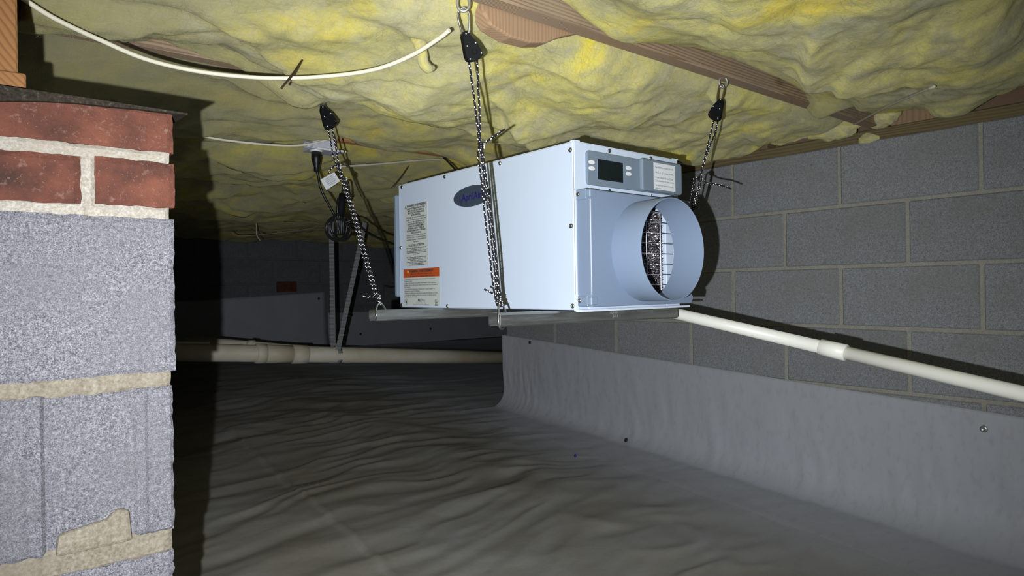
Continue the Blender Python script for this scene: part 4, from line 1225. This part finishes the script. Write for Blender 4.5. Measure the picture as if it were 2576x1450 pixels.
o = obj('pale_conduit', MB().tube([atY(300, 861, YP-.02), atY(527, 863, YP-.02)], .006, 8), M['cable_old'])
tag(o, 'thin pale conduit end lying along top of waste pipe by pillar', 'conduit')

# straps
def strap(P, Q, w_, label, wrap=None):
    P = np.asarray(P, float); Q = np.asarray(Q, float)
    o = thing('hanger_strap', label, 'strap', Q, 'perforated pipe straps')
    d_ = (Q-P)/np.linalg.norm(Q-P); s = np.cross(d_, (0,1,0)); s /= np.linalg.norm(s); nn = np.cross(d_, s)
    b = MB().extrude(local(o, [P-s*w_/2, P+s*w_/2, Q+s*w_/2, Q-s*w_/2]), nn*.0015)
    obj('strap_band', b, M['strap'], o)
    if wrap is not None:
        ring = [np.array([0, math.cos(a)*(RP+.004), math.sin(a)*(RP+.004)]) for a in np.linspace(-2.6, 2.9, 26)]
        c = wrap-Q; b = MB(); V = []
        for p_ in ring:
            V += [c+p_+np.array([-.012,0,0]), c+p_+np.array([.012,0,0])]
        b.add(V, [(2*i, 2*i+1, 2*i+3, 2*i+2) for i in range(len(ring)-1)], True)
        lo_ = obj('strap_loop', b, M['strap'], o); sm_ = lo_.modifiers.new('sheet', 'SOLIDIFY'); sm_.thickness = .0015
    return o
strap(atY(833,545,YP+.10), atY(838,884,YP+.05), .030, 'vertical perforated strap hanging to the waste pipe')
strap(atY(918,560,YP-.05), atY(850,880,YP-.052), .028, 'slanting perforated strap looped round the waste pipe', onp(848))

# ------------------------------------------------------------------ outlet box, plug, cord
YO = 2.04
c = atY(818, 379, YO)
ob = thing('outlet_box', 'grey steel outlet box with white receptacle on joist', 'outlet box', c)
obj('cover_plate', MB().rbox(-.058,.058,-.03,.050,-.004,0,.0012), M['steel'], ob)
obj('lit_plate_edge', MB().rbox(-.040,.058,-.0325,-.030,-.0055,.0010,.0006), M['receptacle'], ob)  # white strip painting the lit front edge of the steel plate
obj('box_body', MB().rbox(-.046,.03,-.018,.07,0,.056,.003), M['steel'], ob)
obj('receptacle', MB().lathe([(.0001,-.0085),(.019,-.0085),(.020,-.004)], 20, 'z', (-.030,.0,0)), M['receptacle'], ob)
obj('cable_clamp', MB().tube([(-.046,0,.012),(-.066,-.004,.010)], .010, 12), M['steel'], ob)
pc = np.array([c[0]-.030, YO, c[2]-.0085])
cd = thing('power_cord', 'black power cord plugged overhead with bundled coil and white tag', 'cord', pc)
pl_ = MB().lathe([(.0001,0),(.0150,0),(.0155,-.020),(.0120,-.038),(.0085,-.046),(.0080,-.062),(.0050,-.064)], 18, 'z')
obj('plug', pl_, M['black_cord'], cd)
cc = lambda px, py, dy=0.: atY(px, py, YO+dy)-pc
cab = [np.array([0,0,-.06]), cc(800,440), cc(806,470), cc(816,495), cc(830,520), cc(845,550), cc(853,580)]
obj('cable', MB().tube(catmull(cab, 8), .0042, 10), M['black_cord'], cd)
lo2 = MB()
for q, (cx_, cy_, rx_, ry_, dy) in enumerate(((852,578,30,26,.0),(846,575,26,30,.010),(856,570,24,32,-.010),(862,585,20,20,.015))):
    lo2.tube([cc(cx_+rx_*math.cos(a), cy_+ry_*math.sin(a), dy+.012*math.sin(a+q)) for a in np.linspace(0, 2*PI, 28, endpoint=False)], .0040, 8, closed=True)
for q, dx in enumerate((-7,-2,3,8)):
    lo2.tube(catmull([cc(858+dx, 500, .006*(q-1.5)), cc(856+dx, 530, .005*(q-1.5)), cc(855+dx, 560, 0), cc(856+dx, 592, .004*(q-1))], 5), .0042, 8)
lo2.tube(catmull([cc(860,500,0), cc(862,475,0), cc(869,457,0), cc(876,462,0), cc(877,485,0), cc(868,510,0)], 6), .0036, 8)
obj('cable_bundle', lo2, M['black_cord'], cd)
obj('bundle_wrap', MB().tube([cc(862,488), cc(859,515), cc(856,545)], [.011,.013,.011], 14), M['black'], cd)
tie = [cc(857+14*math.cos(a), 552+3*math.sin(a), .016*math.sin(a)) for a in np.linspace(0, 2*PI, 16, endpoint=False)]
obj('cable_tie', MB().tube(tie, .0014, 6, closed=True), M['black_cord'], cd)
out = catmull([cc(868,560,-.02), cc(890,556,-.03), cc(925,585,.0), cc(965,605,.1), cc(1012,622,.25)], 8)
obj('cable', MB().tube(out, .0042, 10), M['black_cord'], cd)
tg_ = [cc(806,452,-.006), cc(841,433,-.006), cc(856,456,-.006), cc(821,479,-.006)]
tag_o = obj('cord_tag', MB().extrude(tg_, (0,.0008,0)), M['label_white'], cd, 'white warning tag')
ux = Vector(tg_[1]-tg_[0]).normalized(); uz = Vector(tg_[0]-tg_[3]); uz = (uz-ux*uz.dot(ux)).normalized(); un = ux.cross(uz)
RT = Matrix((ux, uz, un)).transposed()
ctr = Vector(sum(tg_)/4)
for k, (s, w_) in enumerate((('WARNING: TO PREVENT',.030),('ELECTRIC SHOCK DO NOT',.034),('REMOVE THIS TAG FROM',.032),('POWER CORD. KEEP DRY.',.034),('INSPECT BEFORE USE',.024))):
    text('label_text', s, RT, ctr+un*.0009*(1 if un.y < 0 else -1)+uz*(.011-.0055*k), .0048, M['ink_grey'], tag_o, w_)

# ------------------------------------------------------------------ loose cables and rods
def cable(name, label, pts, r, mat, cat='cable'):
    o = obj(name, MB().tube(catmull(pts, 10), r, 10), mat); return tag(o, label, cat)
w1p = [(30,-25,1.235),(60,-2,1.25),(140,48,1.29),(250,100,1.34),(370,150,1.38),(500,180,1.40),(640,195,1.39),(760,196,1.36),(880,186,1.31),(960,170,1.26),(1040,137,1.20),(1105,96,1.14),(1130,76,1.12)]
# the slack cable bows down below the wool and goes back up into it at both ends
cable('house_cable', 'thick cream cable sagging below the wool at upper left', [at(px, py, (0,Y*(.93-.10*k/12),0), (0,1,0)) for k, (px, py, Y) in enumerate(w1p)], .0037, M['cable'])
cable('house_cable', 'thin grey cable sagging from the pillar to outlet box', [atY(px, py, 1.98+.0*px) for px, py in ((400,312),(440,325),(520,345),(600,357),(700,366),(765,365),(813,355),(830,350))], .0034, M['cable'])
cable('house_cable', 'thin pale cable running behind the left hanger rope', [atY(px, py, 2.12) for px, py in ((840,420),(880,418),(950,413),(1040,405),(1118,400),(1170,396))], .0036, M['cable_old'])
cable('house_cable', 'pale cable bending down from the wool behind the right rope', [atX(px, py, XW-.06) for px, py in ((1700,412),(1745,408),(1800,399),(1835,388),(1848,375),(1858,355))], .0045, M['cable_old'])
cable('house_cable', 'short pale cable stub under the wool above the unit', [atX(px, py, XW-.07) for px, py in ((1700,378),(1730,374),(1752,368))], .006, M['cable_old'])
cable('house_cable', 'short black cable poking from wool above the unit', [atY(px, py, 1.98) for px, py in ((1085,358),(1098,352),(1115,342),(1127,330),(1132,318))], .0045, M['black_cord'])
cable('house_cable', 'black cable passing behind the top of the white cover', [atY(px, py, 1.93) for px, py in ((1115,395),(1128,408),(1150,432),(1175,460))], .0035, M['black_cord'])
cable('wood_lath', 'thin pale stick wedged under the joist near the wall', [atX(px, py, X) for px, py, X in ((2148,313,2.03),(2165,304,1.97),(2240,264,1.74),(2350,218,1.52))], .0027, M['cable_old'], 'stick')
cable('insulation_rod', 'rusty wire rod poking from wool beside thick cream cable', [atY(px, py, Y) for px, py, Y in ((708,222,1.15),(735,188,1.17),(768,140,1.24))], .0019, M['rod'], 'wire rod')
cable('insulation_rod', 'thin dark wire rod left of the white unit top', [atY(px, py, 2.1) for px, py in ((985,473),(1010,443),(1027,418))], .0016, M['rod'], 'wire rod')
cable('hanging_string', 'pale twine dangling from dark wool far back', [atY(px, py, 3.9) for px, py in ((643,545),(645,570),(646,592),(655,606))], .003, M['cable_old'], 'string')
cable('house_cable', 'dim pale cable along dark wool far back', [atY(px, py, 4.0) for px, py in ((582,585),(600,594),(660,590),(740,581),(790,573),(801,566))], .0026, M['rod2'])
